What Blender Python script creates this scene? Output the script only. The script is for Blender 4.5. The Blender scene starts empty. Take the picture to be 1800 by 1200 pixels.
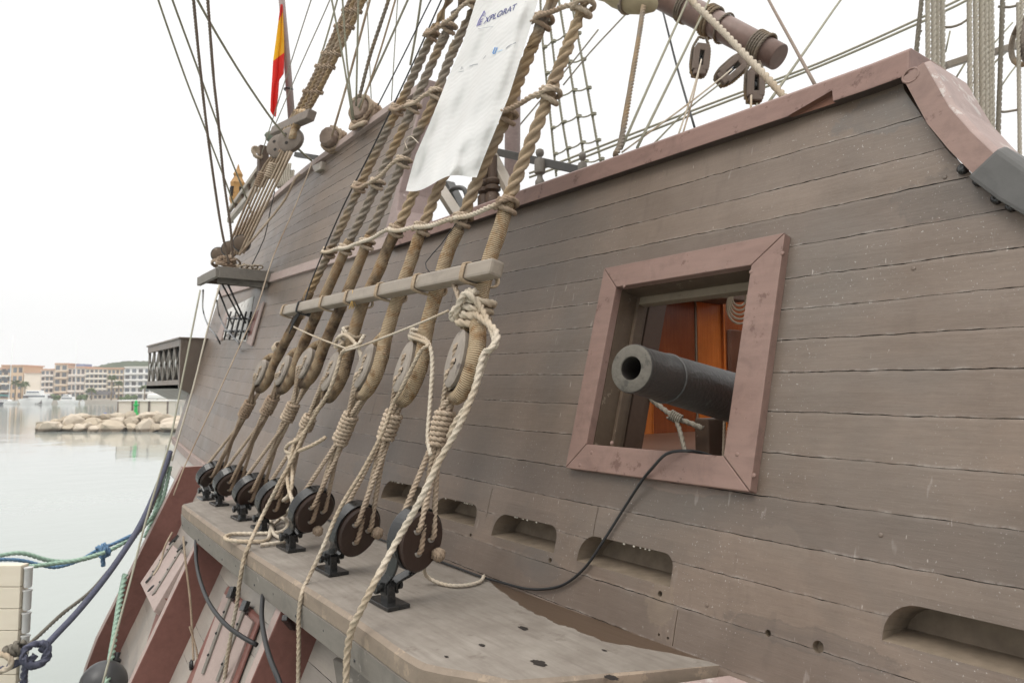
import bpy, bmesh, math, random
import numpy as np
from mathutils import Vector, Matrix
random.seed(7)
SC = bpy.context.scene
COL = SC.collection
PI = math.pi
R = math.radians

# ------------------------------------------------------------------ camera
H = 4.5                                   # eye height above the harbour water
YAW, PITCH, FPX = R(36.76), R(4.0), 1250.0  # photograph measured at 1800 x 1200
cam = bpy.data.cameras.new('camera')
cam.sensor_width = 36.0
cam.lens = 25.0
cam.clip_start = 0.05
cam.clip_end = 6000
cam.dof.use_dof = True
cam.dof.focus_distance = 3.4
cam.dof.aperture_fstop = 5.0
camo = bpy.data.objects.new('camera', cam)
COL.objects.link(camo)
camo.location = (0, 0, H)
camo.rotation_euler = (R(90) + PITCH, 0, -YAW)
SC.camera = camo

# ------------------------------------------------------------------ overcast sky and soft sun
SUN_EL, SUN_AZ = R(52), R(205)
w = bpy.data.worlds.new('World')
SC.world = w
w.use_nodes = True
nt = w.node_tree
nt.nodes.clear()
def wn(t, **k):
    n = nt.nodes.new(t)
    for a, b in k.items(): setattr(n, a, b)
    return n
out = wn('ShaderNodeOutputWorld'); bg = wn('ShaderNodeBackground')
sky = wn('ShaderNodeTexSky', sky_type='NISHITA')
sky.sun_disc = False; sky.sun_elevation = SUN_EL; sky.sun_rotation = SUN_AZ
sky.air_density = 1.5; sky.dust_density = 4.0
geo = wn('ShaderNodeTexCoord'); sep = wn('ShaderNodeSeparateXYZ')
nt.links.new(geo.outputs['Generated'], sep.inputs[0])
# cloud deck brighter towards the zenith, with faint soft structure
rmp = wn('ShaderNodeValToRGB')
rmp.color_ramp.elements[0].position = 0.0; rmp.color_ramp.elements[0].color = (9.35, 9.33, 9.25, 1)
rmp.color_ramp.elements[1].position = 1.0; rmp.color_ramp.elements[1].color = (26.0, 25.6, 24.8, 1)
e = rmp.color_ramp.elements.new(0.55); e.color = (9.5, 9.48, 9.42, 1)
nt.links.new(sep.outputs['Z'], rmp.inputs[0])
noi = wn('ShaderNodeTexNoise'); noi.inputs['Scale'].default_value = 2.2; noi.inputs['Detail'].default_value = 5
mp = wn('ShaderNodeMapping'); mp.inputs['Scale'].default_value = (1, 1, 2.6)
nt.links.new(geo.outputs['Generated'], mp.inputs[0]); nt.links.new(mp.outputs[0], noi.inputs['Vector'])
nr = wn('ShaderNodeMapRange'); nr.inputs[1].default_value = .3; nr.inputs[2].default_value = .7
nr.inputs[3].default_value = .965; nr.inputs[4].default_value = 1.03
nt.links.new(noi.outputs['Fac'], nr.inputs[0])
mul = wn('ShaderNodeMix', data_type='RGBA', blend_type='MULTIPLY'); mul.inputs[0].default_value = 1
nt.links.new(rmp.outputs[0], mul.inputs[6]); nt.links.new(nr.outputs[0], mul.inputs[7])
mx = wn('ShaderNodeMix', data_type='RGBA'); mx.inputs[0].default_value = 0.985
nt.links.new(sky.outputs[0], mx.inputs[6]); nt.links.new(mul.outputs[2], mx.inputs[7])
nt.links.new(mx.outputs[2], bg.inputs['Color'])
bg.inputs['Strength'].default_value = 0.108
nt.links.new(bg.outputs[0], out.inputs[0])

sun = bpy.data.lights.new('sun', 'SUN'); sun.energy = 1.0; sun.angle = R(28); sun.color = (1, .95, .88)
suno = bpy.data.objects.new('sun', sun); COL.objects.link(suno)
# light comes over the photographer's left shoulder
sd = Vector((0.60, 0.10, -0.80)).normalized()
suno.rotation_euler = sd.to_track_quat('-Z', 'Y').to_euler()
suno.location = (-20, -5, 40)
SC.view_settings.view_transform = 'Standard'
SC.view_settings.look = 'None'
SC.view_settings.exposure = 0.10
SC.view_settings.gamma = 1.0

# ------------------------------------------------------------------ measuring helpers
_fh = np.array([math.sin(YAW), math.cos(YAW), 0]); _r = np.array([math.cos(YAW), -math.sin(YAW), 0])
_z = np.array([0, 0, 1.0])
_f = _fh * math.cos(PITCH) + _z * math.sin(PITCH); _u = -_fh * math.sin(PITCH) + _z * math.cos(PITCH)
def ray(px, py): return _f + _r * (px - 900) / FPX - _u * (py - 600) / FPX
def V(a): return Vector((float(a[0]), float(a[1]), float(a[2])))
def at_z(px, py, z):
    r = ray(px, py); p = r * ((z - H) / r[2]); p[2] = z; return V(p)
def at_x(px, py, x):
    r = ray(px, py); p = r * (x / r[0]); p[2] += H; return V(p)
def at_y(px, py, y):
    r = ray(px, py); p = r * (y / r[1]); p[2] += H; return V(p)
def at_d(px, py, d):                       # d metres along the view axis
    p = ray(px, py) * d; p[2] += H; return V(p)
TT = math.tan(R(15.2))                     # tumblehome of the topside
def hull_x(y, z):                          # outboard face of the topside planking
    return 2.5 + TT * (z - H) + .006 * max(0, y - 6) ** 2
def sheer(y): return .0025 * y * y
def on_hull(px, py, off=0.0):
    r = ray(px, py); s = .5
    f = lambda s: r[0] * s - (hull_x(r[1] * s, r[2] * s + H) + off)
    last = s
    while s < 40:
        if f(s) >= 0: break
        last = s; s += .05
    a, b = last, s
    for _ in range(30):
        m = (a + b) / 2
        if f(m) < 0: a = m
        else: b = m
    p = r * a; p[2] += H
    return V(p)
def on_shroud(px, py, off=0.0):            # plane in which the main shrouds lie
    # x = 1.62 + .254 (z-3.5) + .037 (y-3.1)
    r = ray(px, py); c = 1.62 + .254 * (H - 3.5) - .037 * 3.1 + off
    s = c / (r[0] - .254 * r[2] - .037 * r[1]); p = r * s; p[2] += H; return V(p)

# ------------------------------------------------------------------ object helpers
def props(o, label=None, cat=None, group=None, kind=None):
    if label: o['label'] = label
    if cat: o['category'] = cat
    if group: o['group'] = group
    if kind: o['kind'] = kind
    return o
def thing(name, label, cat, loc=(0, 0, 0), group=None):
    o = bpy.data.objects.new(name, None); COL.objects.link(o); o.location = loc
    o.empty_display_size = .1
    return props(o, label, cat, group)

class MB:
    def __init__(s): s.v = []; s.f = []; s.m = []; s.l = []; s.a = []
    def add(s, vs, fs, m=0, ln=None, at=None):
        b = len(s.v)
        s.v += [tuple(v) for v in vs]
        s.f += [tuple(b + i for i in f) for f in fs]
        s.m += [m] * len(fs) if isinstance(m, int) else list(m)
        s.l += ln if ln is not None else [0.0] * len(vs)
        s.a += at if at is not None else [0.0] * len(vs)
        return s
    def box(s, c, size, rot=None, m=0, taper=1.0):
        x, y, z = (k / 2 for k in size); c = Vector(c)
        vs = [Vector((i * x * (taper if k > 0 else 1), j * y * (taper if k > 0 else 1), k * z)) for k in (-1, 1) for j in (-1, 1) for i in (-1, 1)]
        if rot is not None: vs = [rot @ v for v in vs]
        vs = [v + c for v in vs]
        return s.add(vs, [(0, 2, 3, 1), (4, 5, 7, 6), (0, 1, 5, 4), (2, 6, 7, 3), (0, 4, 6, 2), (1, 3, 7, 5)], m)
    def bar(s, p, q, w, h, up=(0, 0, 1), m=0):      # rectangular bar from p to q
        p = Vector(p); q = Vector(q); d = (q - p); L = d.length; d.normalize()
        u = Vector(up); sx = d.cross(u)
        if sx.length < 1e-4: sx = d.cross(Vector((1, 0, 0)))
        sx.normalize(); u = sx.cross(d).normalized()
        rot = Matrix((sx, d, u)).transposed()
        return s.box((p + q) / 2, (w, L, h), rot, m)
    def prism(s, pts, ext, m=0):                    # closed polygon of 3D points swept by vector ext
        n = len(pts); ext = Vector(ext); pts = [Vector(p) for p in pts]
        vs = pts + [p + ext for p in pts]
        fs = [tuple(range(n))[::-1], tuple(range(n, 2 * n))]
        fs += [(i, (i + 1) % n, n + (i + 1) % n, n + i) for i in range(n)]
        return s.add(vs, fs, m)
    def tube(s, pts, r, n=8, caps=True, m=0, lobes=0, pitch=.1, flat=None, ln0=0.0):
        pts = [Vector(p) for p in pts]; N = len(pts)
        rad = r if hasattr(r, '__len__') else [r] * N
        T = []
        for i in range(N):
            d = pts[min(i + 1, N - 1)] - pts[max(i - 1, 0)]
            T.append(d.normalized() if d.length > 1e-9 else Vector((0, 0, 1)))
        u = T[0].cross(Vector((0, 0, 1)))
        if u.length < .05: u = T[0].cross(Vector((1, 0, 0)))
        u.normalize(); vs = []; ln = []; L = ln0; ph0 = (pts[0].x * 37 + pts[0].y * 19 + pts[0].z * 53) % 6.28
        for i in range(N):
            if i:
                L += (pts[i] - pts[i - 1]).length
                u = u - T[i] * u.dot(T[i])
                u = u.normalized() if u.length > 1e-6 else T[i].orthogonal().normalized()
            b = T[i].cross(u)
            for k in range(n):
                th = 2 * PI * k / n; rr = rad[i] * (1 + (.025 * math.sin(L * 9 + ph0) + .02 * math.sin(L * 23 + ph0) if lobes else 0))
                if lobes:
                    ph = (th * lobes / (2 * PI)) % 1.0
                    a = (ph - .5) * 2 * PI / lobes
                    d0, rs = (.52, .48) if rad[i] > .03 else (.47, .53)
                    if lobes == 3:
                        rr *= d0 * math.cos(a) + math.sqrt(max(.0, rs * rs - (d0 * math.sin(a)) ** 2))
                    else:
                        d0, rs = .62, .42
                        rr *= d0 * math.cos(a) + math.sqrt(max(.01, rs * rs - (d0 * math.sin(a)) ** 2))
                    th += 2 * PI * L / pitch + .22 * math.sin(L * 5.3 + ph0) + .12 * math.sin(L * 13 + ph0)
                if flat: vs.append(pts[i] + (u * math.cos(th) * flat + b * math.sin(th)) * rr)
                else: vs.append(pts[i] + (u * math.cos(th) + b * math.sin(th)) * rr)
                ln.append(L)
        fs = [(i * n + k, i * n + (k + 1) % n, (i + 1) * n + (k + 1) % n, (i + 1) * n + k) for i in range(N - 1) for k in range(n)]
        if caps: fs += [tuple(range(n))[::-1], tuple((N - 1) * n + k for k in range(n))]
        return s.add(vs, fs, m, ln)
    def lathe(s, prof, c, axis, n=16, m=0, caps=(1, 1)):         # prof: (r, along axis)
        ax = Vector(axis).normalized(); u = ax.orthogonal().normalized(); b = ax.cross(u); c = Vector(c)
        vs = [c + ax * a + (u * math.cos(2 * PI * k / n) + b * math.sin(2 * PI * k / n)) * r for r, a in prof for k in range(n)]
        N = len(prof)
        fs = [(i * n + k, i * n + (k + 1) % n, (i + 1) * n + (k + 1) % n, (i + 1) * n + k) for i in range(N - 1) for k in range(n)]
        if caps[0]: fs += [tuple(range(n))[::-1]]
        if caps[1]: fs += [tuple((N - 1) * n + k for k in range(n))]
        return s.add(vs, fs, m)
    def ball(s, c, r, nu=10, nv=7, sq=(1, 1, 1), m=0, jit=0):
        prof = []
        c = Vector(c); vs = [c + Vector((0, 0, -r * sq[2]))]
        for j in range(1, nv):
            ph = -PI / 2 + PI * j / nv
            for k in range(nu):
                th = 2 * PI * k / nu; q = 1 + random.uniform(-jit, jit)
                vs.append(c + Vector((math.cos(ph) * math.cos(th) * sq[0], math.cos(ph) * math.sin(th) * sq[1], math.sin(ph) * sq[2])) * r * q)
        vs.append(c + Vector((0, 0, r * sq[2])))
        fs = [(0, 1 + (k + 1) % nu, 1 + k) for k in range(nu)]
        for j in range(nv - 2):
            o = 1 + j * nu
            fs += [(o + k, o + (k + 1) % nu, o + nu + (k + 1) % nu, o + nu + k) for k in range(nu)]
        o = 1 + (nv - 2) * nu; e = len(vs) - 1
        fs += [(o + k, o + (k + 1) % nu, e) for k in range(nu)]
        return s.add(vs, fs, m)
    def build(s, name, mats, parent=None, smooth=False, bevel=0, label=None, seg=2, angle=None):
        me = bpy.data.meshes.new(name)
        off = Vector((0, 0, 0))
        o = bpy.data.objects.new(name, me); COL.objects.link(o)
        vs = s.v
        if parent is not None:
            o.parent = parent
            p = parent; off = Vector((0, 0, 0))
            while p is not None: off += p.location; p = p.parent
            vs = [(v[0] - off.x, v[1] - off.y, v[2] - off.z) for v in vs]
        me.from_pydata(vs, [], s.f)
        if not isinstance(mats, (list, tuple)): mats = [mats]
        for m_ in mats: me.materials.append(m_)
        me.polygons.foreach_set('material_index', s.m)
        if any(s.l):
            a = me.attributes.new('len', 'FLOAT', 'POINT'); a.data.foreach_set('value', s.l)
        if any(s.a):
            a = me.attributes.new('wear', 'FLOAT', 'POINT'); a.data.foreach_set('value', s.a)
        bm = bmesh.new(); bm.from_mesh(me); bmesh.ops.recalc_face_normals(bm, faces=bm.faces)
        if bevel:
            ed = [e for e in bm.edges if len(e.link_faces) == 2 and e.calc_face_angle(0) > R(35)]
            bmesh.ops.bevel(bm, geom=ed, offset=bevel, segments=seg, affect='EDGES', profile=.6, clamp_overlap=True)
        bm.to_mesh(me); bm.free()
        if smooth: me.polygons.foreach_set('use_smooth', [True] * len(me.polygons))
        if smooth and angle: me.set_sharp_from_angle(angle=R(angle))
        me.update()
        if label: o['label'] = label
        return o

def top(name, mb, mats, label, cat, group=None, smooth=False, bevel=0, kind=None, angle=None):
    o = mb.build(name, mats, None, smooth, bevel, angle=angle)
    return props(o, label, cat, group, kind)

def crom(P, step=.03, closed=False):               # Catmull-Rom through points
    P = [Vector(p) for p in P]
    if len(P) == 2:
        n = max(2, int((P[1] - P[0]).length / step) + 1)
        return [P[0].lerp(P[1], i / (n - 1)) for i in range(n)]
    Q = [P[0] * 2 - P[1]] + P + [P[-1] * 2 - P[-2]]
    o = []
    for i in range(len(P) - 1):
        a, b, c, d = Q[i:i + 4]; n = max(2, int((c - b).length / step) + 1)
        for k in range(n):
            t = k / n
            o.append(.5 * ((2 * b) + (c - a) * t + (2 * a - 5 * b + 4 * c - d) * t * t + (3 * b - a - 3 * c + d) * t ** 3))
    o.append(P[-1])
    return o
def sag(p, q, d, n=12):
    p = Vector(p); q = Vector(q)
    return [p.lerp(q, i / n) - Vector((0, 0, d * 4 * (i / n) * (1 - i / n))) for i in range(n + 1)]
def rope_mb(mb, pts, r, pitch=None, n=None, smoothpath=True, m=0, ln0=0):
    pitch = pitch or r * 7.5
    n = n or (18 if r > .02 else 12 if r > .007 else 9)
    q = crom(pts, pitch / (11 if r > .02 else 8)) if smoothpath else pts
    mb.tube(q, r, n, lobes=3, pitch=pitch, m=m, ln0=ln0)
    return mb
def line_mb(mb, pts, r, n=6, step=.25, m=0):
    return mb.tube(crom(pts, step), r, n, m=m)
def coil_pts(c, ax, rad, rise, turns, ph=0, n=16, u=None, jit=0):
    c = Vector(c); ax = Vector(ax).normalized()
    u = (u - ax * u.dot(ax)).normalized() if u is not None else ax.orthogonal().normalized(); b = ax.cross(u)
    N = int(turns * n)
    return [c + ax * rise * (i / n - turns / 2) + (u * math.cos(2 * PI * i / n + ph) + b * math.sin(2 * PI * i / n + ph)) * (rad + random.uniform(-jit, jit)) for i in range(N + 1)]
# ------------------------------------------------------------------ procedural materials
def mat(name):
    m = bpy.data.materials.new(name); m.use_nodes = True
    t = m.node_tree; b = t.nodes['Principled BSDF']
    return m, t, b
class NT:                                         # small node-tree shorthand
    def __init__(s, t): s.t = t
    def n(s, ty, **k):
        x = s.t.nodes.new(ty)
        for a, b in k.items(): setattr(x, a, b)
        return x
    def l(s, a, b): s.t.links.new(a, b)
    def pos(s, scale=(1, 1, 1), obj=True):
        c = s.n('ShaderNodeTexCoord'); m = s.n('ShaderNodeMapping'); m.inputs['Scale'].default_value = scale
        s.l(c.outputs['Object' if obj else 'Generated'], m.inputs[0]); return m.outputs[0]
    def noise(s, vec, scale, detail=4, rough=.55, dist=0):
        x = s.n('ShaderNodeTexNoise'); x.inputs['Scale'].default_value = scale; x.inputs['Detail'].default_value = detail
        x.inputs['Roughness'].default_value = rough; x.inputs['Distortion'].default_value = dist
        if vec is not None: s.l(vec, x.inputs['Vector'])
        return x.outputs['Fac']
    def ramp(s, fac, stops):
        x = s.n('ShaderNodeValToRGB'); cr = x.color_ramp
        while len(cr.elements) < len(stops): cr.elements.new(.5)
        for e, (p, c) in zip(cr.elements, stops):
            e.position = p; e.color = (c if hasattr(c, '__len__') else (c, c, c)) + ((1,) if not hasattr(c, '__len__') or len(c) == 3 else ())
        s.l(fac, x.inputs[0]); return x.outputs[0]
    def mix(s, fac, a, b, mode='MIX'):
        x = s.n('ShaderNodeMix', data_type='RGBA', blend_type=mode)
        for k, v in ((0, fac), (6, a), (7, b)):
            if isinstance(v, (int, float)): x.inputs[k].default_value = v if k == 0 else (v, v, v, 1)
            elif isinstance(v, tuple): x.inputs[k].default_value = v + (1,)
            else: s.l(v, x.inputs[k])
        return x.outputs[2]
    def math(s, op, a, b=0.0, c=None):
        x = s.n('ShaderNodeMath', operation=op)
        for k, v in enumerate((a, b, c)):
            if v is None: continue
            if isinstance(v, (int, float)): x.inputs[k].default_value = v
            else: s.l(v, x.inputs[k])
        return x.outputs[0]
    def attr(s, name):
        x = s.n('ShaderNodeAttribute'); x.attribute_name = name; return x.outputs['Fac']
    def bump(s, h, strength, dist, normal=None):
        x = s.n('ShaderNodeBump'); x.inputs['Strength'].default_value = strength; x.inputs['Distance'].default_value = dist
        s.l(h, x.inputs['Height'])
        if normal is not None: s.l(normal, x.inputs['Normal'])
        return x.outputs[0]
def setup(name, rough=.6, spec=.3):
    m, t, b = mat(name); b.inputs['Roughness'].default_value = rough
    b.inputs['Specular IOR Level'].default_value = spec
    return m, NT(t), b

def rope_mat(name, c1, c2, stain=None, amt=.0):
    m, N, b = setup(name, .85, .15)
    v = N.pos()
    f = N.noise(v, 9, 5, .65); g = N.noise(v, 260, 3, .6); k = N.noise(v, 2.3, 3)
    col = N.mix(f, c1, c2)
    col = N.mix(N.ramp(g, [(.3, .0), (.75, 1.0)]), N.mix(1, col, (.62, .6, .58), 'MULTIPLY'), N.mix(.25, col, (.9, .85, .75)))
    if stain: col = N.mix(N.ramp(k, [(.5 - amt / 2, 0.0), (.62, .85)]), col, stain)
    N.l(col, b.inputs['Base Color'])
    N.l(N.bump(g, .5, .003), b.inputs['Normal'])
    return m
def serving_mat(name, c1, c2, dark, period=.012, thr=.5):
    m, N, b = setup(name, .85, .12)
    v = N.pos()
    L = N.attr('len'); wob = N.noise(v, 12, 2)
    ph = N.math('ADD', N.math('MULTIPLY', L, 2 * PI / period), N.math('MULTIPLY', wob, 3.0))
    sn = N.math('SINE', ph)
    f = N.noise(v, 7, 5, .65); k = N.noise(v, 3.6, 4, .7); q = N.noise(v, 13, 4, .7, .6)
    col = N.mix(f, c1, c2)
    col = N.mix(N.ramp(q, [(.47, 0.0), (.66, .80)]), col, (.36, .20, .085))
    col = N.mix(N.ramp(k, [(thr, 0.0), (thr + .16, .92)]), col, dark)
    crease = N.ramp(N.math('ADD', N.math('MULTIPLY', sn, .5), .5), [(0.0, .0), (.4, 1.0)])
    col = N.mix(crease, N.mix(1, col, (.45, .42, .38), 'MULTIPLY'), col)
    N.l(col, b.inputs['Base Color'])
    N.l(N.bump(sn, .9, .004), b.inputs['Normal'])
    return m
def paint_mat(name, c, c2, rough=.45, wear=None, wthr=.66, grain=(1, .15, 1), gs=30, bs=.25, spec=.35, dirt=.25):
    m, N, b = setup(name, rough, spec)
    v = N.pos(); vg = N.pos(grain)
    f = N.noise(v, 2.2, 6, .6); g = N.noise(vg, gs, 5, .6); k = N.noise(v, 9, 9, .72)
    col = N.mix(f, c, c2)
    col = N.mix(N.ramp(g, [(.35, 0.0), (.7, dirt)]), col, tuple(x * .55 for x in c))
    if wear: col = N.mix(N.ramp(k, [(wthr - .04, 0.0), (wthr, .85)]), col, wear)
    gm = N.noise(v, 7, 6, .7, .5); col = N.mix(N.ramp(gm, [(.50, 0.0), (.75, .45)]), col, tuple(x * .5 for x in c))
    sp = N.noise(v, 95, 2, .5)
    col = N.mix(N.ramp(sp, [(.70, 0.0), (.76, .4)]), col, tuple(min(1, x * 1.7) for x in c))
    N.l(col, b.inputs['Base Color'])
    N.l(N.math('ADD', N.math('MULTIPLY', f, .25), rough - .1), b.inputs['Roughness'])
    N.l(N.bump(g, bs, .004), b.inputs['Normal'])
    return m
def plain(name, c, rough=.6, spec=.3, var=.25, scale=6, metal=0):
    m, N, b = setup(name, rough, spec)
    f = N.noise(N.pos(), scale, 4, .6)
    N.l(N.mix(f, tuple(x * (1 - var) for x in c), tuple(min(1, x * (1 + var)) for x in c)), b.inputs['Base Color'])
    b.inputs['Metallic'].default_value = metal
    return m

def hull_mat(name, base, base2, blue, wet=None):
    m, N, b = setup(name, .5, .4)
    v = N.pos(); vlong = N.pos((1, .12, 1)); vdrip = N.pos((6, 6, .35)); 
    big = N.noise(v, .9, 5, .6, .4); mid = N.noise(v, 3.2, 6, .65); fine = N.noise(vlong, 60, 4, .6)
    col = N.mix(N.ramp(mid, [(.3, 0.0), (.7, 1.0)]), base, base2)
    # plank to plank difference
    pl = N.attr('plank')
    wn_ = N.n('ShaderNodeTexWhiteNoise', noise_dimensions='1D'); N.l(pl, wn_.inputs['W'])
    col = N.mix(1, col, N.ramp(wn_.outputs['Value'], [(0, (.80, .80, .81)), (1, (1.13, 1.11, 1.08))]), 'MULTIPLY')
    col = N.mix(N.ramp(big, [(.47, 0.0), (.68, .55)]), col, blue)
    col = N.mix(N.ramp(fine, [(.3, 0.0), (.75, .20)]), col, tuple(x * .6 for x in base))
    # pale runs
    dr = N.noise(vdrip, 3.1, 3, .5); dm = N.noise(v, 1.7, 3)
    dmask = N.math('MULTIPLY', N.ramp(dr, [(.70, 0.0), (.735, .8)]), N.ramp(dm, [(.50, 0.0), (.62, .40)]))
    col = N.mix(dmask, col, (.44, .40, .37))
    d2 = N.noise(N.pos((9, 9, .22)), 2.4, 2, .5)
    col = N.mix(N.math('MULTIPLY', N.ramp(d2, [(.6, 0.0), (.72, .35)]), N.ramp(big, [(.35, 1.0), (.55, 0.0)])), col, tuple(x * .62 for x in base))
    # scratches and specks
    sp = N.noise(v, 120, 2, .5); sm = N.noise(v, 2.1, 3)
    col = N.mix(N.math('MULTIPLY', N.ramp(sp, [(.685, 0.0), (.72, 1.0)]), N.ramp(sm, [(.44, 0.0), (.62, .55)])), col, (.50, .47, .44))
    sq = N.noise(N.pos((60, 60, 7)), 1.0, 2, .5)
    col = N.mix(N.ramp(sq, [(.748, 0.0), (.775, .6)]), col, (.46, .41, .37))
    gr = N.noise(N.pos((1, .05, 1)), 150, 3, .7); col = N.mix(N.ramp(gr, [(.35, .13), (.65, 0.0)]), col, tuple(x * .5 for x in base))
    # chipped lips of the seams
    lip = N.attr('wear'); ln = N.noise(v, 14, 5, .7)
    col = N.mix(N.math('MULTIPLY', lip, N.ramp(ln, [(.48, 0.0), (.64, .45)])), col, (.40, .365, .33))
    if wet:
        for (c, rx, rz, cc, am) in wet:
            sc_ = N.n('ShaderNodeTexCoord'); mp_ = N.n('ShaderNodeMapping', vector_type='POINT')
            sub = N.n('ShaderNodeVectorMath', operation='SUBTRACT'); N.l(sc_.outputs['Object'], sub.inputs[0]); sub.inputs[1].default_value = c
            ms = N.n('ShaderNodeVectorMath', operation='MULTIPLY'); N.l(sub.outputs[0], ms.inputs[0]); ms.inputs[1].default_value = (0, 1 / rx, 1 / rz)
            le = N.n('ShaderNodeVectorMath', operation='LENGTH'); N.l(ms.outputs[0], le.inputs[0])
            dd = N.math('ADD', le.outputs['Value'], N.math('MULTIPLY', N.noise(v, 9, 7, .7, .8), 1.3))
            col = N.mix(N.ramp(N.math('SUBTRACT', dd, .5), [(.3, am), (.75, am * .55), (.9, am * .9), (1.0, 0.0)]), col, cc)
    N.l(col, b.inputs['Base Color'])
    N.l(N.ramp(mid, [(.3, .36), (.7, .56)]), b.inputs['Roughness'])
    b.inputs['Coat Weight'].default_value = .25; b.inputs['Coat Roughness'].default_value = .38
    nb = N.bump(fine, .4, .003); nb = N.bump(gr, .25, .002, nb); nb = N.bump(N.noise(v, 20, 5), .35, .006, nb)
    N.l(nb, b.inputs['Normal'])
    return m

M = {}
M['hull'] = hull_mat('hull_paint', (.145, .107, .081), (.196, .150, .119), (.120, .110, .097), wet=[(tuple(on_hull(px, py) - Vector((2.6, 5, 0))), ry, rz, cc, am) for px, py, ry, rz, cc, am in (
    (1368, 958, .13, .085, (.20, .155, .12), .28), (1715, 335, .34, .13, (.06, .05, .042), .38), (1420, 1125, .42, .05, (.075, .060, .050), .5), (1162, 1062, .09, .10, (.21, .16, .11), .4), (940, 990, .22, .09, (.085, .078, .072), .4), (1640, 170, .45, .12, (.085, .085, .082), .5), (660, 830, .5, .10, (.10, .094, .088), .45), (1200, 850, .30, .05, (.27, .18, .135), .35))])
M['hull_low'] = hull_mat('lower_hull_paint', (.34, .305, .27), (.42, .38, .335), (.26, .26, .25))
M['pitch'] = plain('seam_pitch', (.026, .021, .018), .7)
M['cut'] = plain('raw_timber', (.20, .16, .12), .8, .1, .45, 14)
M['red'] = paint_mat('faded_red_paint', (.212, .123, .100), (.268, .172, .145), .5, (.115, .062, .048), .63)
M['red_top'] = paint_mat('chalky_red_paint', (.42, .335, .31), (.33, .225, .20), .6, (.52, .48, .45), .60)
M['redframe'] = paint_mat('gunport_red_paint', (.212, .130, .106), (.275, .184, .154), .45, (.13, .075, .06), .64)
M['darkred'] = paint_mat('rider_red_paint', (.180, .078, .063), (.230, .106, .088), .42, (.26, .17, .15), .76)
M['pinkedge'] = paint_mat('worn_pink_paint', (.38, .305, .275), (.33, .245, .22), .55, (.24, .16, .14), .70)
M['frame_in'] = paint_mat('reveal_brown', (.085, .058, .038), (.135, .096, .066), .6, (.26, .21, .16), .64)
M['iron'] = paint_mat('black_iron_paint', (.013, .013, .013), (.022, .022, .022), .20, (.10, .09, .08), .76, (1, 1, 1), 40, .45, .55)
M['gun'] = paint_mat('cannon_iron', (.024, .022, .020), (.042, .039, .036), .40, (.075, .073, .07), .64, (1, 1, 1), 48, 1.0, .5)
M['muzzle'] = paint_mat('cannon_muzzle_iron', (.115, .104, .088), (.165, .150, .128), .7, (.075, .070, .062), .62, (1, 1, 1), 60, .9, .15)
M['lead'] = paint_mat('lead_sheet', (.068, .066, .063), (.10, .097, .092), .5, (.17, .17, .16), .74, (1, 1, 1), 12, .4, .4)
M['black'] = plain('black_rubber', (.018, .018, .019), .45, .4)
# ------------------------------------------------------------------ the galleon's side
galleon = thing('galleon', 'weathered wooden galleon with brown plank side, red rail and open gunport', 'sailing ship', (2.6, 5, 0))
NOUT = Vector((-1, 0, TT)).normalized(); NUP = Vector((TT, 0, 1)).normalized()
def HP(y, h, o=0.0):
    z = H + h
    return Vector((hull_x(y, z), y, z)) + NOUT * o
def smooth01(t): t = max(0, min(1, t)); return t * t * (3 - 2 * t)
def step_low(y): return .44 * (1 - smooth01((y - 5.5) / 4.0))
def low_x(y, h):
    b = hull_x(y, H - 1.15) - step_low(y)
    run = .30 * max(0, y - 9.6) ** 2 * max(0.0, min(1.0, (-1.25 - h) * 1.2))      # the run draws in towards the sternpost
    if h > -3: return b + run + .45 * (h + 1.15)
    return b + run + .45 * (-1.85) + .15 * (h + 3)
def LP(y, h, o=0.0):
    return Vector((low_x(y, h) - o * .91, y, H + h + o * .41))
def on_low(px, py, off=0.0):
    r = ray(px, py); a = b = .5
    f = lambda s: r[0] * s - (low_x(r[1] * s, r[2] * s) - off)
    while b < 40 and f(b) < 0: a = b; b += .05
    for _ in range(30):
        m = (a + b) / 2
        if f(m) < 0: a = m
        else: b = m
    p = r * a; p[2] += H; return V(p)

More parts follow.
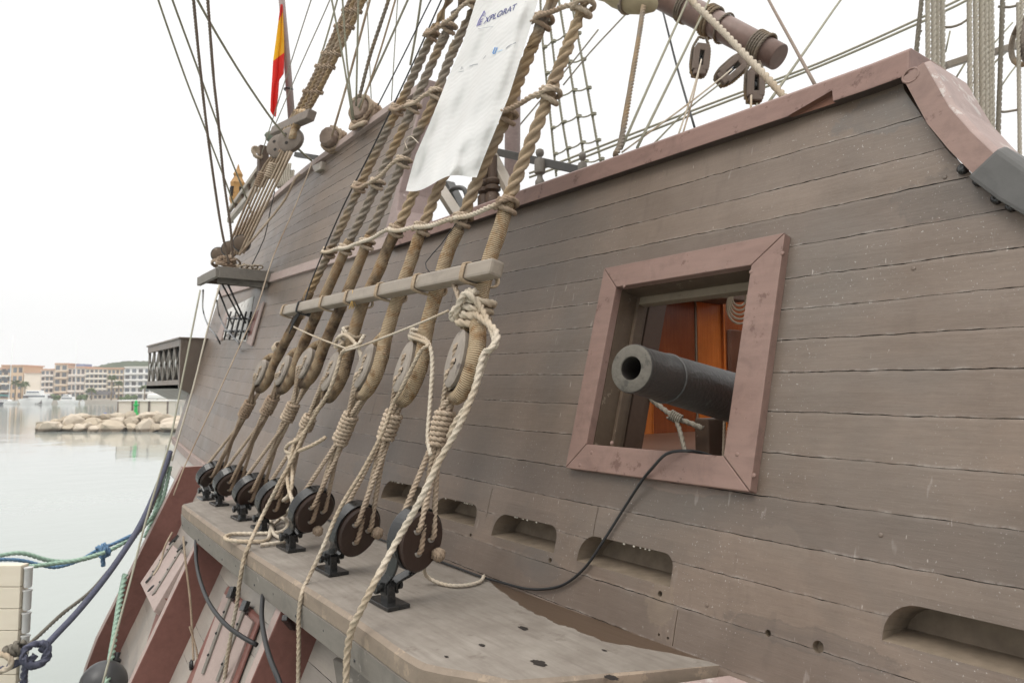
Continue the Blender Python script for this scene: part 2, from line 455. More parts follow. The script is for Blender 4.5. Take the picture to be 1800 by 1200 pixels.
def planked(name, ys, vs, surf, mats, thick, parent, inward, jit=.0025, gap=.0028, deep=.010, lipw=.010):
    """closed slab whose outer skin is a run of planks with ragged open seams; vs = seam positions, first and last are edges"""
    rows = []                                          # (v, depth, plank id, wear, jitter weight)
    for i, v in enumerate(vs):
        if i == 0: rows.append((v, 0, i, 0, 0)); 
        elif i == len(vs) - 1: rows.append((v, 0, i - 1, 0, 0)); break
        else:
            rows += [(v - gap - lipw, 0, i - 1, .0, .3), (v - gap / 2, .0012, i - 1, .25, 1), (v, deep, i - 1, 0, 1),
                     (v + gap / 2, .0, i, 1.0, 1), (v + gap / 2 + lipw, 0, i, 0, .3)]
        rows.append(((v + vs[i + 1]) / 2, -.0015 if i % 2 else .0005, i, 0, 0))
    nr, nc = len(rows), len(ys)
    rnd = np.random.RandomState(len(vs) * 7 + nc)
    J = {}
    P = []; pl = []; we = []
    noise_rows = {}
    for (v, d, pid, wr, jw) in rows:
        key = round(v / .03)
        if key not in noise_rows:
            a = rnd.randn(nc); a = np.convolve(a, [.25, .5, .25], 'same'); c = np.convolve(rnd.randn(nc), np.ones(15) / 15, 'same')
            wd = np.clip(.75 + 1.1 * np.convolve(rnd.randn(nc), np.ones(25) / 25, 'same') + .4 * rnd.randn(nc), .35, 1.7)
            noise_rows[key] = (a, c, wd)
    seam_noise = [(np.convolve(rnd.randn(nc), [.25, .5, .25], 'same') * jit * .6 + np.convolve(rnd.randn(nc), np.ones(21) / 21, 'same') * jit * 1.5,
                   np.clip(.8 + 1.6 * np.convolve(rnd.randn(nc), np.ones(31) / 31, 'same') + .35 * rnd.randn(nc), .25, 1.6)) for _ in vs]
    seam_of = []
    for i, v in enumerate(vs):
        if i == 0: seam_of.append(0)
        elif i == len(vs) - 1: seam_of.append(i); break
        else: seam_of += [i] * 5
        seam_of.append(i)
    for r, (v, d, pid, wr, jw) in enumerate(rows):
        sn, wd = seam_noise[seam_of[r]]; s0 = vs[seam_of[r]]
        for c, y in enumerate(ys):
            vv = v
            if jw == 1: vv = s0 + (v - s0) * wd[c] + sn[c]
            elif jw: vv = v + sn[c]
            P.append(surf(y, vv, -d)); pl.append(float(pid)); we.append(wr)
    n1 = len(P); inw = Vector(inward)
    for r, (v, d, pid, wr, jw) in enumerate(rows):
        for c, y in enumerate(ys):
            P.append(surf(y, v, 0) + inw * thick); pl.append(float(pid)); we.append(0)
    F = []; mi = []
    for r in range(nr - 1):
        g = 1 if (rows[r][1] == deep or rows[r + 1][1] == deep) else 0
        for c in range(nc - 1):
            a = r * nc + c
            F.append((a, a + 1, a + nc + 1, a + nc)); mi.append(g)
    for r in range(nr - 1):
        for c in range(nc - 1):
            a = n1 + r * nc + c
            F.append((a, a + nc, a + nc + 1, a + 1)); mi.append(2)
    for c in range(nc - 1):
        F.append((c, n1 + c, n1 + c + 1, c + 1)); mi.append(0)
        a = (nr - 1) * nc + c; F.append((a, a + 1, n1 + a + 1, n1 + a)); mi.append(0)
    for r in range(nr - 1):
        a = r * nc; F.append((a, a + nc, n1 + a + nc, n1 + a)); mi.append(0)
        a = r * nc + nc - 1; F.append((a, n1 + a, n1 + a + nc, a + nc)); mi.append(0)
    me = bpy.data.meshes.new(name)
    off = parent.location if parent else Vector()
    me.from_pydata([tuple(p - off) for p in P], [], F)
    for m_ in mats: me.materials.append(m_)
    me.polygons.foreach_set('material_index', mi)
    a = me.attributes.new('plank', 'FLOAT', 'POINT'); a.data.foreach_set('value', pl)
    a = me.attributes.new('wear', 'FLOAT', 'POINT'); a.data.foreach_set('value', we)
    bm = bmesh.new(); bm.from_mesh(me); bmesh.ops.recalc_face_normals(bm, faces=bm.faces); bm.to_mesh(me); bm.free()
    o = bpy.data.objects.new(name, me); COL.objects.link(o)
    if parent: o.parent = parent
    return o

def cut(obj, cutters):
    """subtract closed cutter meshes (MB) from obj and bake the result"""
    j = MB()
    for mb in cutters: j.add(mb.v, mb.f)
    c = j.build('cutter', [M['cut']])
    bpy.context.view_layer.update()
    md = obj.modifiers.new('b', 'BOOLEAN'); md.operation = 'DIFFERENCE'; md.solver = 'EXACT'; md.object = c
    md.material_mode = 'TRANSFER'; md.use_self = True
    bpy.context.view_layer.update()
    dg = bpy.context.evaluated_depsgraph_get()
    me = bpy.data.meshes.new_from_object(obj.evaluated_get(dg))
    obj.modifiers.clear(); obj.data = me
    bpy.data.objects.remove(c)

SEAMS = [-1.16, -1.016, -.863, -.705, -.553, -.400, -.241, -.084, .068, .196, .322, .452, .590, .732, .866, 1.022, 1.215]
ys = list(np.arange(-1.4, .4, .05)) + list(np.arange(.4, 5.2, .02)) + list(np.arange(5.2, 8, .04)) + list(np.arange(8, 12.61, .1))
side = planked('side_planking', ys, SEAMS, lambda y, v, o: HP(y, v + sheer(y), o), [M['hull'], M['pitch'], M['cut']], .17, galleon, (1, 0, 0))

def yz_prism(poly, o0, o1):                        # cutter: polygon in (y, h) swept through the planking
    return MB().prism([HP(y, h, o0) for y, h in poly], HP(0, 0, o1) - HP(0, 0, o0))
def rounded(y0, y1, h0, h1, r_aft, r_fwd):         # scupper outline, lower corners square, upper corners round
    P = [(y0, h0), (y1, h0)]
    for k in range(7):
        a = PI / 2 * k / 6; P.append((y1 - r_aft + r_aft * math.cos(a), h1 - r_aft + r_aft * math.sin(a)))
    for k in range(7):
        a = PI / 2 * k / 6; P.append((y0 + r_fwd - r_fwd * math.sin(a), h1 - r_fwd + r_fwd * math.cos(a)))
    return P
C1 = []
C1.append(yz_prism([(1.772, -.262), (2.592, -.262), (2.592, .528), (1.772, .528)], .1, -.4))
C1.append(yz_prism([(1.27, 1.3), (1.235, 1.16), (1.13, .97), (1.05, .84), (1.0, .78), (.95, .71), (.86, .61), (.8, .55), (.6, .42), (.2, .33), (-2, .30), (-2, 1.6), (1.27, 1.6)], .2, -.4))
# scuppers: slanted scoops cut into the lowest strakes
SCUP = [(4.05, 4.62, -.765, -.625), (3.43, 3.90, -.785, -.655), (2.72, 3.25, -.805, -.668), (1.985, 2.55, -.81, -.672), (.30, 1.135, -.79, -.655)]
for (y0, y1, h0, h1) in SCUP:
    poly = rounded(y0, y1, h0, h1, .10, .055)
    a = [HP(y, h, .05) for y, h in poly]
    b = [HP(y, max(h + .006, h0 + .062), -.155) for y, h in poly]
    n = len(a); mb = MB()
    mb.add(a + b, [tuple(range(n))[::-1], tuple(range(n, 2 * n))] + [(i, (i + 1) % n, n + (i + 1) % n, n + i) for i in range(n)])
    C1.append(mb)
# butt joints and bolt holes
for (y, h0, h1) in [(1.925, -1.0, -.868), (3.33, -.70, -.548), (2.47, -.70, -.545), (5.1, -.24, -.09), (4.3, .6, .73), (6.4, .07, .19), (7.3, .45, .585), (6.9, -.55, -.40), (8.2, .2, .32)]:
    C1.append(MB().prism([HP(y, h0, .05), HP(y + .004, h0, .05), HP(y + .004, h1, .05), HP(y, h1, .05)], NOUT * -.066))
for (px, py, rr) in [(1160, 1043, .012), (1350, 1112, .012), (1438, 1136, .020), (967, 984, .012), (827, 940, .011), (1158, 1115, .006), (1174, 1121, .006)]:
    p = on_hull(px, py)
    C1.append(MB().lathe([(rr, -.03), (rr, .04)], p, NOUT, 12))
cut(side, C1)
# heads of bolts that show on the strakes
for (px, py) in [(1548, 940), (1606, 472), (1661, 312), (1243, 1063)]:
    p = on_hull(px, py)
    MB().lathe([(.008, -.004), (.008, .0015), (.005, .003)], p, NOUT, 10).build('bolt_head', M['hull'], galleon, True)
# frayed pale caulking along the upper lip of each scupper
random.seed(5)
M['fray'] = plain('pale_caulk', (.62, .58, .50), .9)
for (y0, y1, h0, h1) in SCUP[:4]:
    mb = MB()
    for k in range(7):
        y = y0 + .07 + (y1 - y0 - .16) * random.random()
        mb.ball(HP(y, h1 - .002, -.006), random.uniform(.002, .0045), 6, 4, (1, 1.6, 1.2))
    o = mb.build('caulking_fray', M['fray'], galleon, True); o['kind'] = 'stuff'

# ------------------------------------------------------------------ high aft bulwark
BV = [0, .09, .185, .28, .375, .47, .565, .66, .755, .85, .93, 1.0]
def bul(y, v, o):
    lo = 1.26 + sheer(y); hi = 2.86 - .10 * smooth01((y - 8.5) / 4)
    return HP(y, lo + (hi - lo) * v, o)
bw = planked('aft_bulwark', list(np.arange(5.75, 9, .05)) + list(np.arange(9, 12.95, .1)), BV, bul, [M['hull'], M['pitch'], M['cut']], .17, galleon, (1, 0, 0))
mb = MB()
ysb = list(np.arange(5.70, 13.0, .3))
def strip(mb, ys, lo, hi, o, back=.05, m=0):        # moulded strip standing o proud of the side
    P = []
    for y in ys:
        a, b = lo(y), hi(y)
        P += [HP(y, a, o), HP(y, b, o), HP(y, b, -back), HP(y, a, -back)]
    n = len(ys)
    F = [(4 * i + k, 4 * i + (k + 1) % 4, 4 * i + 4 + (k + 1) % 4, 4 * i + 4 + k) for i in range(n - 1) for k in range(4)]
    F += [(0, 3, 2, 1), tuple(4 * (n - 1) + k for k in range(4))]
    return mb.add(P, F, m)
hi2 = lambda y: 2.86 - .10 * smooth01((y - 8.5) / 4)
strip(mb, ysb, lambda y: hi2(y) - .02, lambda y: hi2(y) + .07, .05, .30).build('bulwark_rail', M['pinkedge'], galleon, bevel=.008)
strip(MB(), list(np.arange(5.6, 12.6, .2)), lambda y: 1.175 + sheer(y), lambda y: 1.285 + sheer(y), .035).build('side_moulding', M['pinkedge'], galleon, bevel=.006)
# mauve end board that closes the bulwark, with a swept foot
M['mauve'] = paint_mat('mauve_paint', (.25, .185, .170), (.31, .24, .222), .5, (.5, .42, .40), .68)
P = [(5.70, 2.93), (5.745, 2.93), (5.745, 1.30), (5.20, 1.30), (5.20, 1.34), (5.36, 1.38), (5.50, 1.47), (5.60, 1.60), (5.66, 1.78), (5.69, 2.1)]
MB().prism([HP(y, h, .03) for y, h in P], (.36, 0, 0)).build('end_board', M['mauve'], galleon, bevel=.012)
# ------------------------------------------------------------------ main rail
def sweep_profile(path, prof):                      # path: (y,h,tangent y,tangent h); prof: (out, up across the path)
    P = []
    for (y, h), (ty, th) in path:
        # 'up' is perpendicular to the path within the side's plane
        uy, uh = -th, ty
        if uh < 0 and abs(uh) > .01: uy, uh = -uy, -uh
        for (o, q) in prof:
            P.append((HP(y + uy * q, h + uh * q, 0), o))
    return P
railpath = [(-1.5, .31), (.15, .345), (.45, .38), (.62, .435), (.74, .515), (.86, .625), (.95, .725), (1.03, .835), (1.11, .96), (1.215, 1.185)]
def railmb(path, prof):
    mb = MB(); n = len(prof); P = []
    for i, (y, h) in enumerate(path):
        a = path[max(0, i - 1)]; b = path[min(len(path) - 1, i + 1)]
        ty, th = b[0] - a[0], b[1] - a[1]; L = math.hypot(ty, th); ty /= L; th /= L
        uy, uh = -th, ty
        for (o, q) in prof:
            p = HP(y + uy * q, h + uh * q); P.append(p + Vector((-o, 0, 0)))
    N = len(path)
    F = [(i * n + k, i * n + (k + 1) % n, (i + 1) * n + (k + 1) % n, (i + 1) * n + k) for i in range(N - 1) for k in range(n)]
    F += [tuple(range(n))[::-1], tuple((N - 1) * n + k for k in range(n))]
    return mb.add(P, F)
M['rail_shade'] = paint_mat('underside_shade', (.060, .042, .034), (.085, .06, .05), .7)
prof = [(.06, -.015), (.065, .125), (.04, .15), (-.26, .15), (-.27, -.015)]
flat = [(1.30, 1.193)] + [(y, 1.185 + sheer(y) * .6) for y in np.arange(1.35, 5.75, .2)]
rl = railmb([(1.195, 1.193)] + flat[1:], [(.06, -.0), (.065, .105), (.05, .12), (-.26, .12), (-.27, 0)])
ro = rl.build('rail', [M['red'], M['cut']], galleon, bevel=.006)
# the rail's underside is coloured dark brown, painting in the shade of the overhang
ro.data.materials.append(M['rail_shade'])
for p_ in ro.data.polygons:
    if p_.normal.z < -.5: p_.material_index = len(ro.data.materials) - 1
MB().tube(coil_pts(on_hull(1601, 133, -.066), NOUT, .030, .0, 1, n=20), .0045, 6).build('carved_ring', M['redframe'], galleon, True)
# torn-out splinter in the rail's face
a = [on_hull(px, py, -.066) for px, py in [(1383, 203), (1462, 158), (1463, 177), (1420, 194)]]
gouge = MB().prism([p + Vector((-.03, 0, .008)) for p in a], (.058, 0, -.016))
cut(ro, [gouge])
M['torn'] = paint_mat('torn_timber', (.13, .06, .04), (.19, .09, .06), .8, None, .7, (1, .06, 1), 40, .8)
for f_ in range(len(ro.data.materials)):
    if ro.data.materials[f_] and ro.data.materials[f_].name.startswith('raw_timber'): ro.data.materials[f_] = M['torn']
# sloping fall of the rail with its lead sheath
i0 = 6
sl = railmb(railpath[i0:], [(.06, 0), (.065, .085), (.05, .10), (-.27, .10), (-.28, 0)])
sl.build('rail_slope', M['red_top'], galleon, bevel=.006)
# its painted outboard face
fc = railmb(railpath[i0:], [(.067, .002), (.069, .082), (.064, .082), (.064, .002)])
fc.build('slope_face', M['redframe'], galleon)
ld = railmb(railpath[3:i0 + 1], [(.075, -.014), (.08, .10), (.055, .118), (-.275, .118), (-.275, -.01)])
ld.build('lead_sheath', M['lead'], galleon, smooth=False, bevel=.012)
ld = railmb(railpath[:4], [(.07, -.012), (.075, .097), (.05, .113), (-.275, .113), (-.275, -.01)])
ld.build('lead_sheath', M['lead'], galleon, bevel=.012)
for (px, py) in [(1752, 349), (1778, 362), (1692, 297), (1720, 318)]:
    p = on_hull(px, py, -.01)
    MB().lathe([(.018, -.01), (.018, .006), (.011, .014), (.006, .012)], p, NOUT, 12).build('sheath_bolt', M['iron'], galleon, True)
# ------------------------------------------------------------------ gunport: mitred frame and reveal
def board(poly, o0, o1): return MB().prism([HP(y, h, o1) for y, h in poly], NOUT * (o0 - o1))
OY0, OY1, OH0, OH1 = 1.643, 2.704, -.391, .640
IY0, IY1, IH0, IH1 = 1.785, 2.585, -.268, .522
gp = .0022
for poly in ([(OY0, OH1), (OY1, OH1), (IY1, IH1), (IY0, IH1)], [(OY0, OH0), (OY1, OH0), (IY1, IH0), (IY0, IH0)],
             [(OY0, OH0), (OY0, OH1), (IY0, IH1), (IY0, IH0)], [(OY1, OH0), (OY1, OH1), (IY1, IH1), (IY1, IH0)]):
    cy = sum(p[0] for p in poly) / 4; chh = sum(p[1] for p in poly) / 4
    q = [(y + (cy - y) * gp * 2, h + (chh - h) * gp * 2) for y, h in poly]
    board(q, .045, -.002).build('gunport_frame', M['redframe'], galleon, bevel=.004)
# wooden pegs in the frame's corners
for (px, py) in [(1097, 503), (1075, 778), (1040, 795), (1320, 478), (1296, 798), (1375, 445), (1019, 817), (1325, 835)]:
    p = on_hull(px, py, -.046)
    MB().lathe([(.010, -.004), (.009, .0015), (.004, .0025)], p, NOUT, 10).build('peg', M['redframe'], galleon, True)
# reveal lining
for (a, b) in [((IY1 + .012, IH0), (IY1 + .012, IH1)), ((IY0 - .012, IH0), (IY0 - .012, IH1))]:
    s_ = .012 if a[0] > 2 else -.012
    MB().prism([HP(a[0] - s_, a[1], -.004), HP(a[0] - s_, b[1], -.004), HP(a[0] + s_ * .2, b[1], -.004), HP(a[0] + s_ * .2, a[1], -.004)], NOUT * -.20).build('reveal', M['frame_in'], galleon)
MB().prism([HP(IY0, IH1, -.004), HP(IY1, IH1, -.004), HP(IY1, IH1 + .012, -.004), HP(IY0, IH1 + .012, -.004)], NOUT * -.20).build('reveal', M['frame_in'], galleon)
MB().prism([HP(IY0, IH0, -.004), HP(IY1, IH0, -.004), HP(IY1, IH0 - .012, -.004), HP(IY0, IH0 - .012, -.004)], NOUT * -.20).build('reveal', M['frame_in'], galleon)
# inner stop frame
M['stopwood'] = paint_mat('pale_stop_wood', (.19, .15, .105), (.25, .205, .145), .65, (.17, .13, .09), .6)
for poly in ([(IY1 - .022, IH0), (IY1, IH0), (IY1, IH1), (IY1 - .022, IH1)], [(IY0, IH1 - .04), (IY1 - .022, IH1 - .04), (IY1 - .022, IH1), (IY0, IH1)]):
    board(poly, -.115, -.165).build('stop_frame', M['stopwood'] if len(set(h for y, h in poly)) == 2 and poly[0][1] > 0 else M['frame_in'], galleon, bevel=.003)
M['post'] = paint_mat('dark_post', (.075, .045, .03), (.11, .07, .05), .5, (.25, .18, .12), .70)
ya, yb, yc = on_hull(1106, 600, .24).y, on_hull(1131, 600, .24).y, on_hull(1140, 600, .30).y
board([(yb, IH0 - .1), (ya, IH0 - .1), (ya, IH1 + .1), (yb, IH1 + .1)], -.23, -.36).build('frame_post', M['post'], galleon, bevel=.005)
board([(yc, IH0 + .35), (yc + .03, IH0 + .35), (yc + .03, IH1 + .1), (yc, IH1 + .1)], -.30, -.33).build('frame_post', M['stopwood'], galleon)

# ------------------------------------------------------------------ gun deck seen through the port
def wood_mat(name, c1, c2, rough=.3, sc=(14, 14, .6), k=6):
    m, N, b = setup(name, rough, .5)
    g = N.noise(N.pos(sc), k, 6, .6, 1.2); f = N.noise(N.pos(), 1.7, 4)
    col = N.mix(N.ramp(g, [(.3, 0.0), (.7, 1.0)]), c1, c2); col = N.mix(N.ramp(f, [(.4, 0.0), (.65, .5)]), col, tuple(x * .4 for x in c1))
    N.l(col, b.inputs['Base Color']); N.l(N.bump(g, .15, .002), b.inputs['Normal']); return m
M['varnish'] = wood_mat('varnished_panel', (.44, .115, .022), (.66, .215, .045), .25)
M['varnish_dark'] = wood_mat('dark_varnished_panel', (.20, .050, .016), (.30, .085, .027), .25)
M['deck'] = wood_mat('deck_boards', (.13, .062, .038), (.20, .11, .07), .4, (.8, 14, 14))
bh = 4.05                                            # athwartships bulkhead
DK = H - .34
deck = MB(); 
for k in range(14): deck.box((4.7, -.2 + k * .001 + (k - 3) * .32, DK - .04), (4.1, .312, .08))
MB().box((4.75, 2.2, DK - .05), (3.9, 6.4, .08)).build('gun_deck', M['deck'], galleon)
def bulk(px0, px1, mat_, y=bh, z0=DK - .06, z1=H + .95, t=.05, name='bulkhead_panel', bev=.004):
    a = at_y(px0, 690, y).x; b = at_y(px1, 690, y).x
    return MB().box(((a + b) / 2, y + t / 2, (z0 + z1) / 2), (b - a - .004, t, z1 - z0)).build(name, mat_, galleon, bevel=bev)
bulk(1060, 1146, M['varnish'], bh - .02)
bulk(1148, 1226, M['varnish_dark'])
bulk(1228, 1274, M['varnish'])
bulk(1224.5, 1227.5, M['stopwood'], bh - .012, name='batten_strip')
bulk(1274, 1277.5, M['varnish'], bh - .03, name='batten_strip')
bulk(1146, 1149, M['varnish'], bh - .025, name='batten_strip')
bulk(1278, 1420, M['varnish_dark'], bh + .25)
dr = bulk(1286, 1326, wood_mat('door_wood', (.10, .042, .026), (.15, .07, .042), .4), bh + .20, DK + .12, H + .60, .04, 'cabin_door', .008)
a = at_y(1300, 630, bh + .19); MB().lathe([(.018, -.01), (.018, .01), (.01, .014)], a, (0, -1, 0), 10).build('door_lock', M['iron'], dr, True)
M['beam'] = paint_mat('deck_beam', (.075, .048, .033), (.11, .072, .050), .6, (.22, .17, .13), .66)
MB().box((4.2, 3.9, H + .84), (2.4, .3, .10)).build('deck_beam', M['beam'], galleon, bevel=.01)
MB().box((4.2, 2.6, H + .92), (2.4, .18, .2)).build('deck_beam', M['beam'], galleon, bevel=.01)
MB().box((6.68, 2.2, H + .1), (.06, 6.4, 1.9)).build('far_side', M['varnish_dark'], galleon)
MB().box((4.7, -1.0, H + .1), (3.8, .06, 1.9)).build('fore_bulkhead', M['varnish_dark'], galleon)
# gun carriage cheek under the barrel
a = at_x(1244, 755, 3.05)
MB().box(a + Vector((.02, 0, -.15)), (.14, .09, .42)).build('carriage_cheek', M['beam'], galleon, bevel=.01)
# ------------------------------------------------------------------ channel that spreads the shrouds
CH = H - 1.006
CPLAN = [(1.70, 2.232), (2.04, 1.52), (2.18, 1.45), (2.31, 1.375), (2.46, 1.345), (3.05, 1.37), (3.9, 1.385), (4.75, 1.40), (5.8, 1.435), (6.85, 1.485), (6.96, 1.53), (7.08, 1.66), (7.34, 1.90), (7.62, 2.30)]
channel_mat = hull_mat('channel_deck_paint', (.31, .265, .215), (.40, .355, .30), (.30, .30, .285))
M['channel'] = channel_mat
# worn corner timber and wet streak along the hull
def wet_channel():
    m, N, b = setup('channel_top', .6, .3)
    v = N.pos(); f = N.noise(v, 3.0, 6, .65); g = N.noise(N.pos((1, .1, 1)), 40, 5, .65); k = N.noise(v, 9, 5, .7)
    col = N.mix(N.ramp(f, [(.3, 0.0), (.7, 1.0)]), (.180, .155, .132), (.305, .275, .24))
    col = N.mix(N.ramp(g, [(.42, 0.0), (.7, .6)]), col, (.16, .135, .115))
    col = N.mix(N.ramp(k, [(.60, 0.0), (.72, .7)]), col, (.13, .105, .085))
    ge = N.n('ShaderNodeNewGeometry'); se = N.n('ShaderNodeSeparateXYZ'); N.l(ge.outputs['Position'], se.inputs[0])
    # wet strip: within a wavering distance of the ship's side, between y = 1.9 and 3.3
    d = N.math('SUBTRACT', 2.228, se.outputs['X'])
    y = se.outputs['Y']
    wid = N.ramp(N.math('MULTIPLY', N.math('SUBTRACT', y, 1.75), .5), [(0, 0.0), (.08, .06), (.2, .17), (.45, .16), (.66, .05), (.72, 0.0)])
    wid = N.math('MULTIPLY', wid, N.math('ADD', .75, N.math('MULTIPLY', N.noise(v, 8, 4), .5)))
    wet = N.math('LESS_THAN', d, wid)
    col = N.mix(wet, col, (.092, .062, .042))
    # worn pale strip along the outer corner comes from the height: the bevel shows bare timber
    N.l(col, b.inputs['Base Color'])
    N.l(N.math('SUBTRACT', .62, N.math('MULTIPLY', wet, .27)), b.inputs['Roughness'])
    N.l(N.bump(g, .35, .004), b.inputs['Normal'])
    return m
M['chtop'] = wet_channel()
M['chedge'] = paint_mat('worn_channel_edge', (.215, .170, .130), (.27, .215, .165), .65, (.32, .25, .185), .60, (1, .1, 1), 30, .4)
M['chband'] = paint_mat('grey_band', (.165, .148, .128), (.23, .21, .183), .6, (.36, .33, .29), .66, (1, .2, 1), 24, .4)
mb = MB(); n = len(CPLAN); bev = .018; th = .088
fine = crom([Vector((x, y, 0)) for y, x in CPLAN[1:-1]], .05); fine = [Vector((CPLAN[0][1], CPLAN[0][0], 0))] + fine + [Vector((CPLAN[-1][1], CPLAN[-1][0], 0))]
n = len(fine)
def inset(pts, d):
    o = []
    for i, p in enumerate(pts):
        t = (pts[min(i + 1, len(pts) - 1)] - pts[max(i - 1, 0)]).normalized(); nn = Vector((t.y, -t.x, 0))
        q = p + nn * d if 0 < i < len(pts) - 1 else p.copy()
        o.append(q)
    return o
ins = inset(fine, bev)
L0 = [Vector((p.x, p.y, CH)) for p in ins]; L1 = [Vector((p.x, p.y, CH - bev)) for p in fine]; L2 = [Vector((p.x, p.y, CH - th)) for p in fine]
vs = L0 + L1 + L2
mb.add(vs, [tuple(range(n))] + [tuple(range(2 * n, 3 * n))[::-1]], [0, 1])
F = []; mi = []
for i in range(n):
    j = (i + 1) % n
    F += [(i, n + i, n + j, j), (n + i, 2 * n + i, 2 * n + j, n + j)]; mi += [1, 1]
mb.f += F; mb.m += mi
chn = mb.build('channel', [M['chtop'], M['chedge']], galleon)
bm = bmesh.new(); bm.from_mesh(chn.data); bmesh.ops.triangulate(bm, faces=[f for f in bm.faces if len(f.verts) > 4]); bm.to_mesh(chn.data); bm.free()
bandp = inset(fine, -.006); mb = MB()
A = [Vector((p.x, p.y, CH - th - .003)) for p in bandp]; B_ = [Vector((p.x, p.y, CH - th - .125)) for p in inset(fine, .006)]
Ai = [Vector((p.x, p.y, CH - th - .003)) for p in inset(fine, .05)]; Bi = [Vector((p.x, p.y, CH - th - .125)) for p in inset(fine, .05)]
mb.add(A + B_ + Bi + Ai, [(k * n + i, k * n + i + 1, ((k + 1) % 4) * n + i + 1, ((k + 1) % 4) * n + i) for k in range(4) for i in range(n - 1)])
mb.build('channel_band', M['chband'], galleon)
for i in range(12):
    t = fine[int(n * (i + 2) / 15)]
    MB().lathe([(.008, -.012), (.008, .004), (.004, .006)], (t.x + .004, t.y, CH - th - .055 - .03 * (i % 2)), (-1, 0, 0), 8).build('band_bolt', M['iron'], galleon, True)
# dark spots burnt into the deck of the channel
for (px, py, r1) in [(920, 1103, .030), (947, 1164, .036), (1062, 1142, .012), (785, 1153, .012), (848, 1133, .018), (1075, 1190, .03)]:
    p = at_z(px, py, CH + .002); m_ = M['pitch']; vs = []
    for k in range(22):
        q = r1 * random.uniform(.75, 1.2); vs.append(p + Vector((math.cos(k * PI / 11) * q * .6, math.sin(k * PI / 11) * q, 0)))
    MB().add(vs, [tuple(range(22))]).build('burn_mark', M['pitch'], galleon)
# ------------------------------------------------------------------ lower hull, riders, red wale
ysl = list(np.arange(-1.4, 10, .06)) + list(np.arange(10, 12.61, .15))
LS = [-5.2, -4.6, -4.1, -3.6, -3.3] + list(np.arange(-3.1, -1.0, .19))
LS[-1] = -1.17
planked('lower_hull', ysl, LS, lambda y, v, o: LP(y, v + sheer(y), o), [M['hull_low'], M['pitch'], M['cut']], .3, galleon, (1, 0, 0), jit=.002)
mb = MB(); P = []
yy = list(np.arange(6.2, 12.61, .2))
for y in yy:
    P += [HP(y, -1.13 + sheer(y), -.02), HP(y, -1.125 + sheer(y), 0) + Vector((-step_low(y) - .05, 0, .0)), LP(y, -1.26 + sheer(y), .045), LP(y, -1.26 + sheer(y), -.05)]
n = len(yy)
mb.add(P, [(4 * i + k, 4 * i + (k + 1) % 4, 4 * i + 4 + (k + 1) % 4, 4 * i + 4 + k) for i in range(n - 1) for k in range(4)] + [(0, 1, 2, 3)])
mb.build('wale', M['pinkedge'], galleon, bevel=.01)
def rider(y, h0, h1, dep=.30, wid=.085):
    hs = np.linspace(h0, h1, 12); P = []
    for h in hs:
        for (dx, dy) in ((-dep, -wid / 2), (-dep, wid / 2), (.1, wid / 2), (.1, -wid / 2)):
            P.append(Vector((low_x(y, h) + dx, y + dy, H + h)))
    n = len(hs); mb = MB()
    F = [(4 * i + k, 4 * i + (k + 1) % 4, 4 * i + 4 + (k + 1) % 4, 4 * i + 4 + k) for i in range(n - 1) for k in range(4)] + [(0, 1, 2, 3), tuple(4 * (n - 1) + k for k in range(4))]
    mi = [1 if (f[1] - f[0]) == 1 and k % 4 == 0 else 0 for k, f in enumerate(F)]
    mb.add(P, F, mi)
    return mb.build('rider', [M['darkred'], M['pinkedge']], galleon, bevel=.006)
rider(1.95, -1.22, -4.4)
rider(4.10, -1.22, -4.4); rider(6.22, -1.22, -4.4); rider(9.55, -.93, -4.4, .32, .12)
MB().prism([LP(7.0, -1.9, .02), LP(7.0, -1.9, .18), LP(7.0, -4.3, .18), LP(7.0, -4.3, .02)], (0, .12, 0)).build('rider', M['darkred'], galleon, bevel=.005)
# red-topped wale that runs forward from the channel
MB().prism([(2.24, 1.66, CH - .02), (1.72, 1.90, CH - .05), (1.72, 1.90, CH - .35), (2.1, 1.66, CH - .35)], (0, -3.2, 0)).build('fore_wale', M['red_top'], galleon, bevel=.012)
# ------------------------------------------------------------------ gunport lids on the lower hull
def quad_lid(q, thick, name, matp):
    nrm = (q[1] - q[0]).cross(q[3] - q[0]).normalized()
    if nrm.x > 0: nrm = -nrm
    return MB().prism(q, nrm * -thick).build(name, matp, galleon, bevel=.006), nrm
def lid(q, thick=.06):
    o, nrm = quad_lid(q, thick, 'gunport_lid', M['pinkedge'])
    def L(u, v): return q[0].lerp(q[1], u).lerp(q[3].lerp(q[2], u), v)
    for u in (.27, .73):
        a, b = L(u, -.06) + nrm * .008, L(u, .86) + nrm * .008
        MB().bar(a, b, .045, .014, nrm).build('hinge_strap', M['chband'], o, bevel=.003)
        MB().bar(L(u, -.16) + nrm * .014, L(u, -.02) + nrm * .014, .085, .03, nrm).build('hinge', M['iron'], o, bevel=.004)
        for k in (.15, .4, .65): MB().ball(L(u, k) + nrm * .018, .010, 8, 5).build('hinge_bolt', M['iron'], o, True)
    return o, L, nrm
a = on_low(296, 950, .10); b = on_low(327, 978, .10)
c = at_x(270, 1074, b.x - .42); d = a + (c - b)
lidA, LA, nA = lid([a, b, c, d])
for (u, v) in ((.35, .80), (.62, .84)):
    MB().tube(coil_pts(LA(u, v) + nA * .03, nA, .035, .001, 1.0, n=14), .006, 6).build('ring', M['iron'], lidA, True)
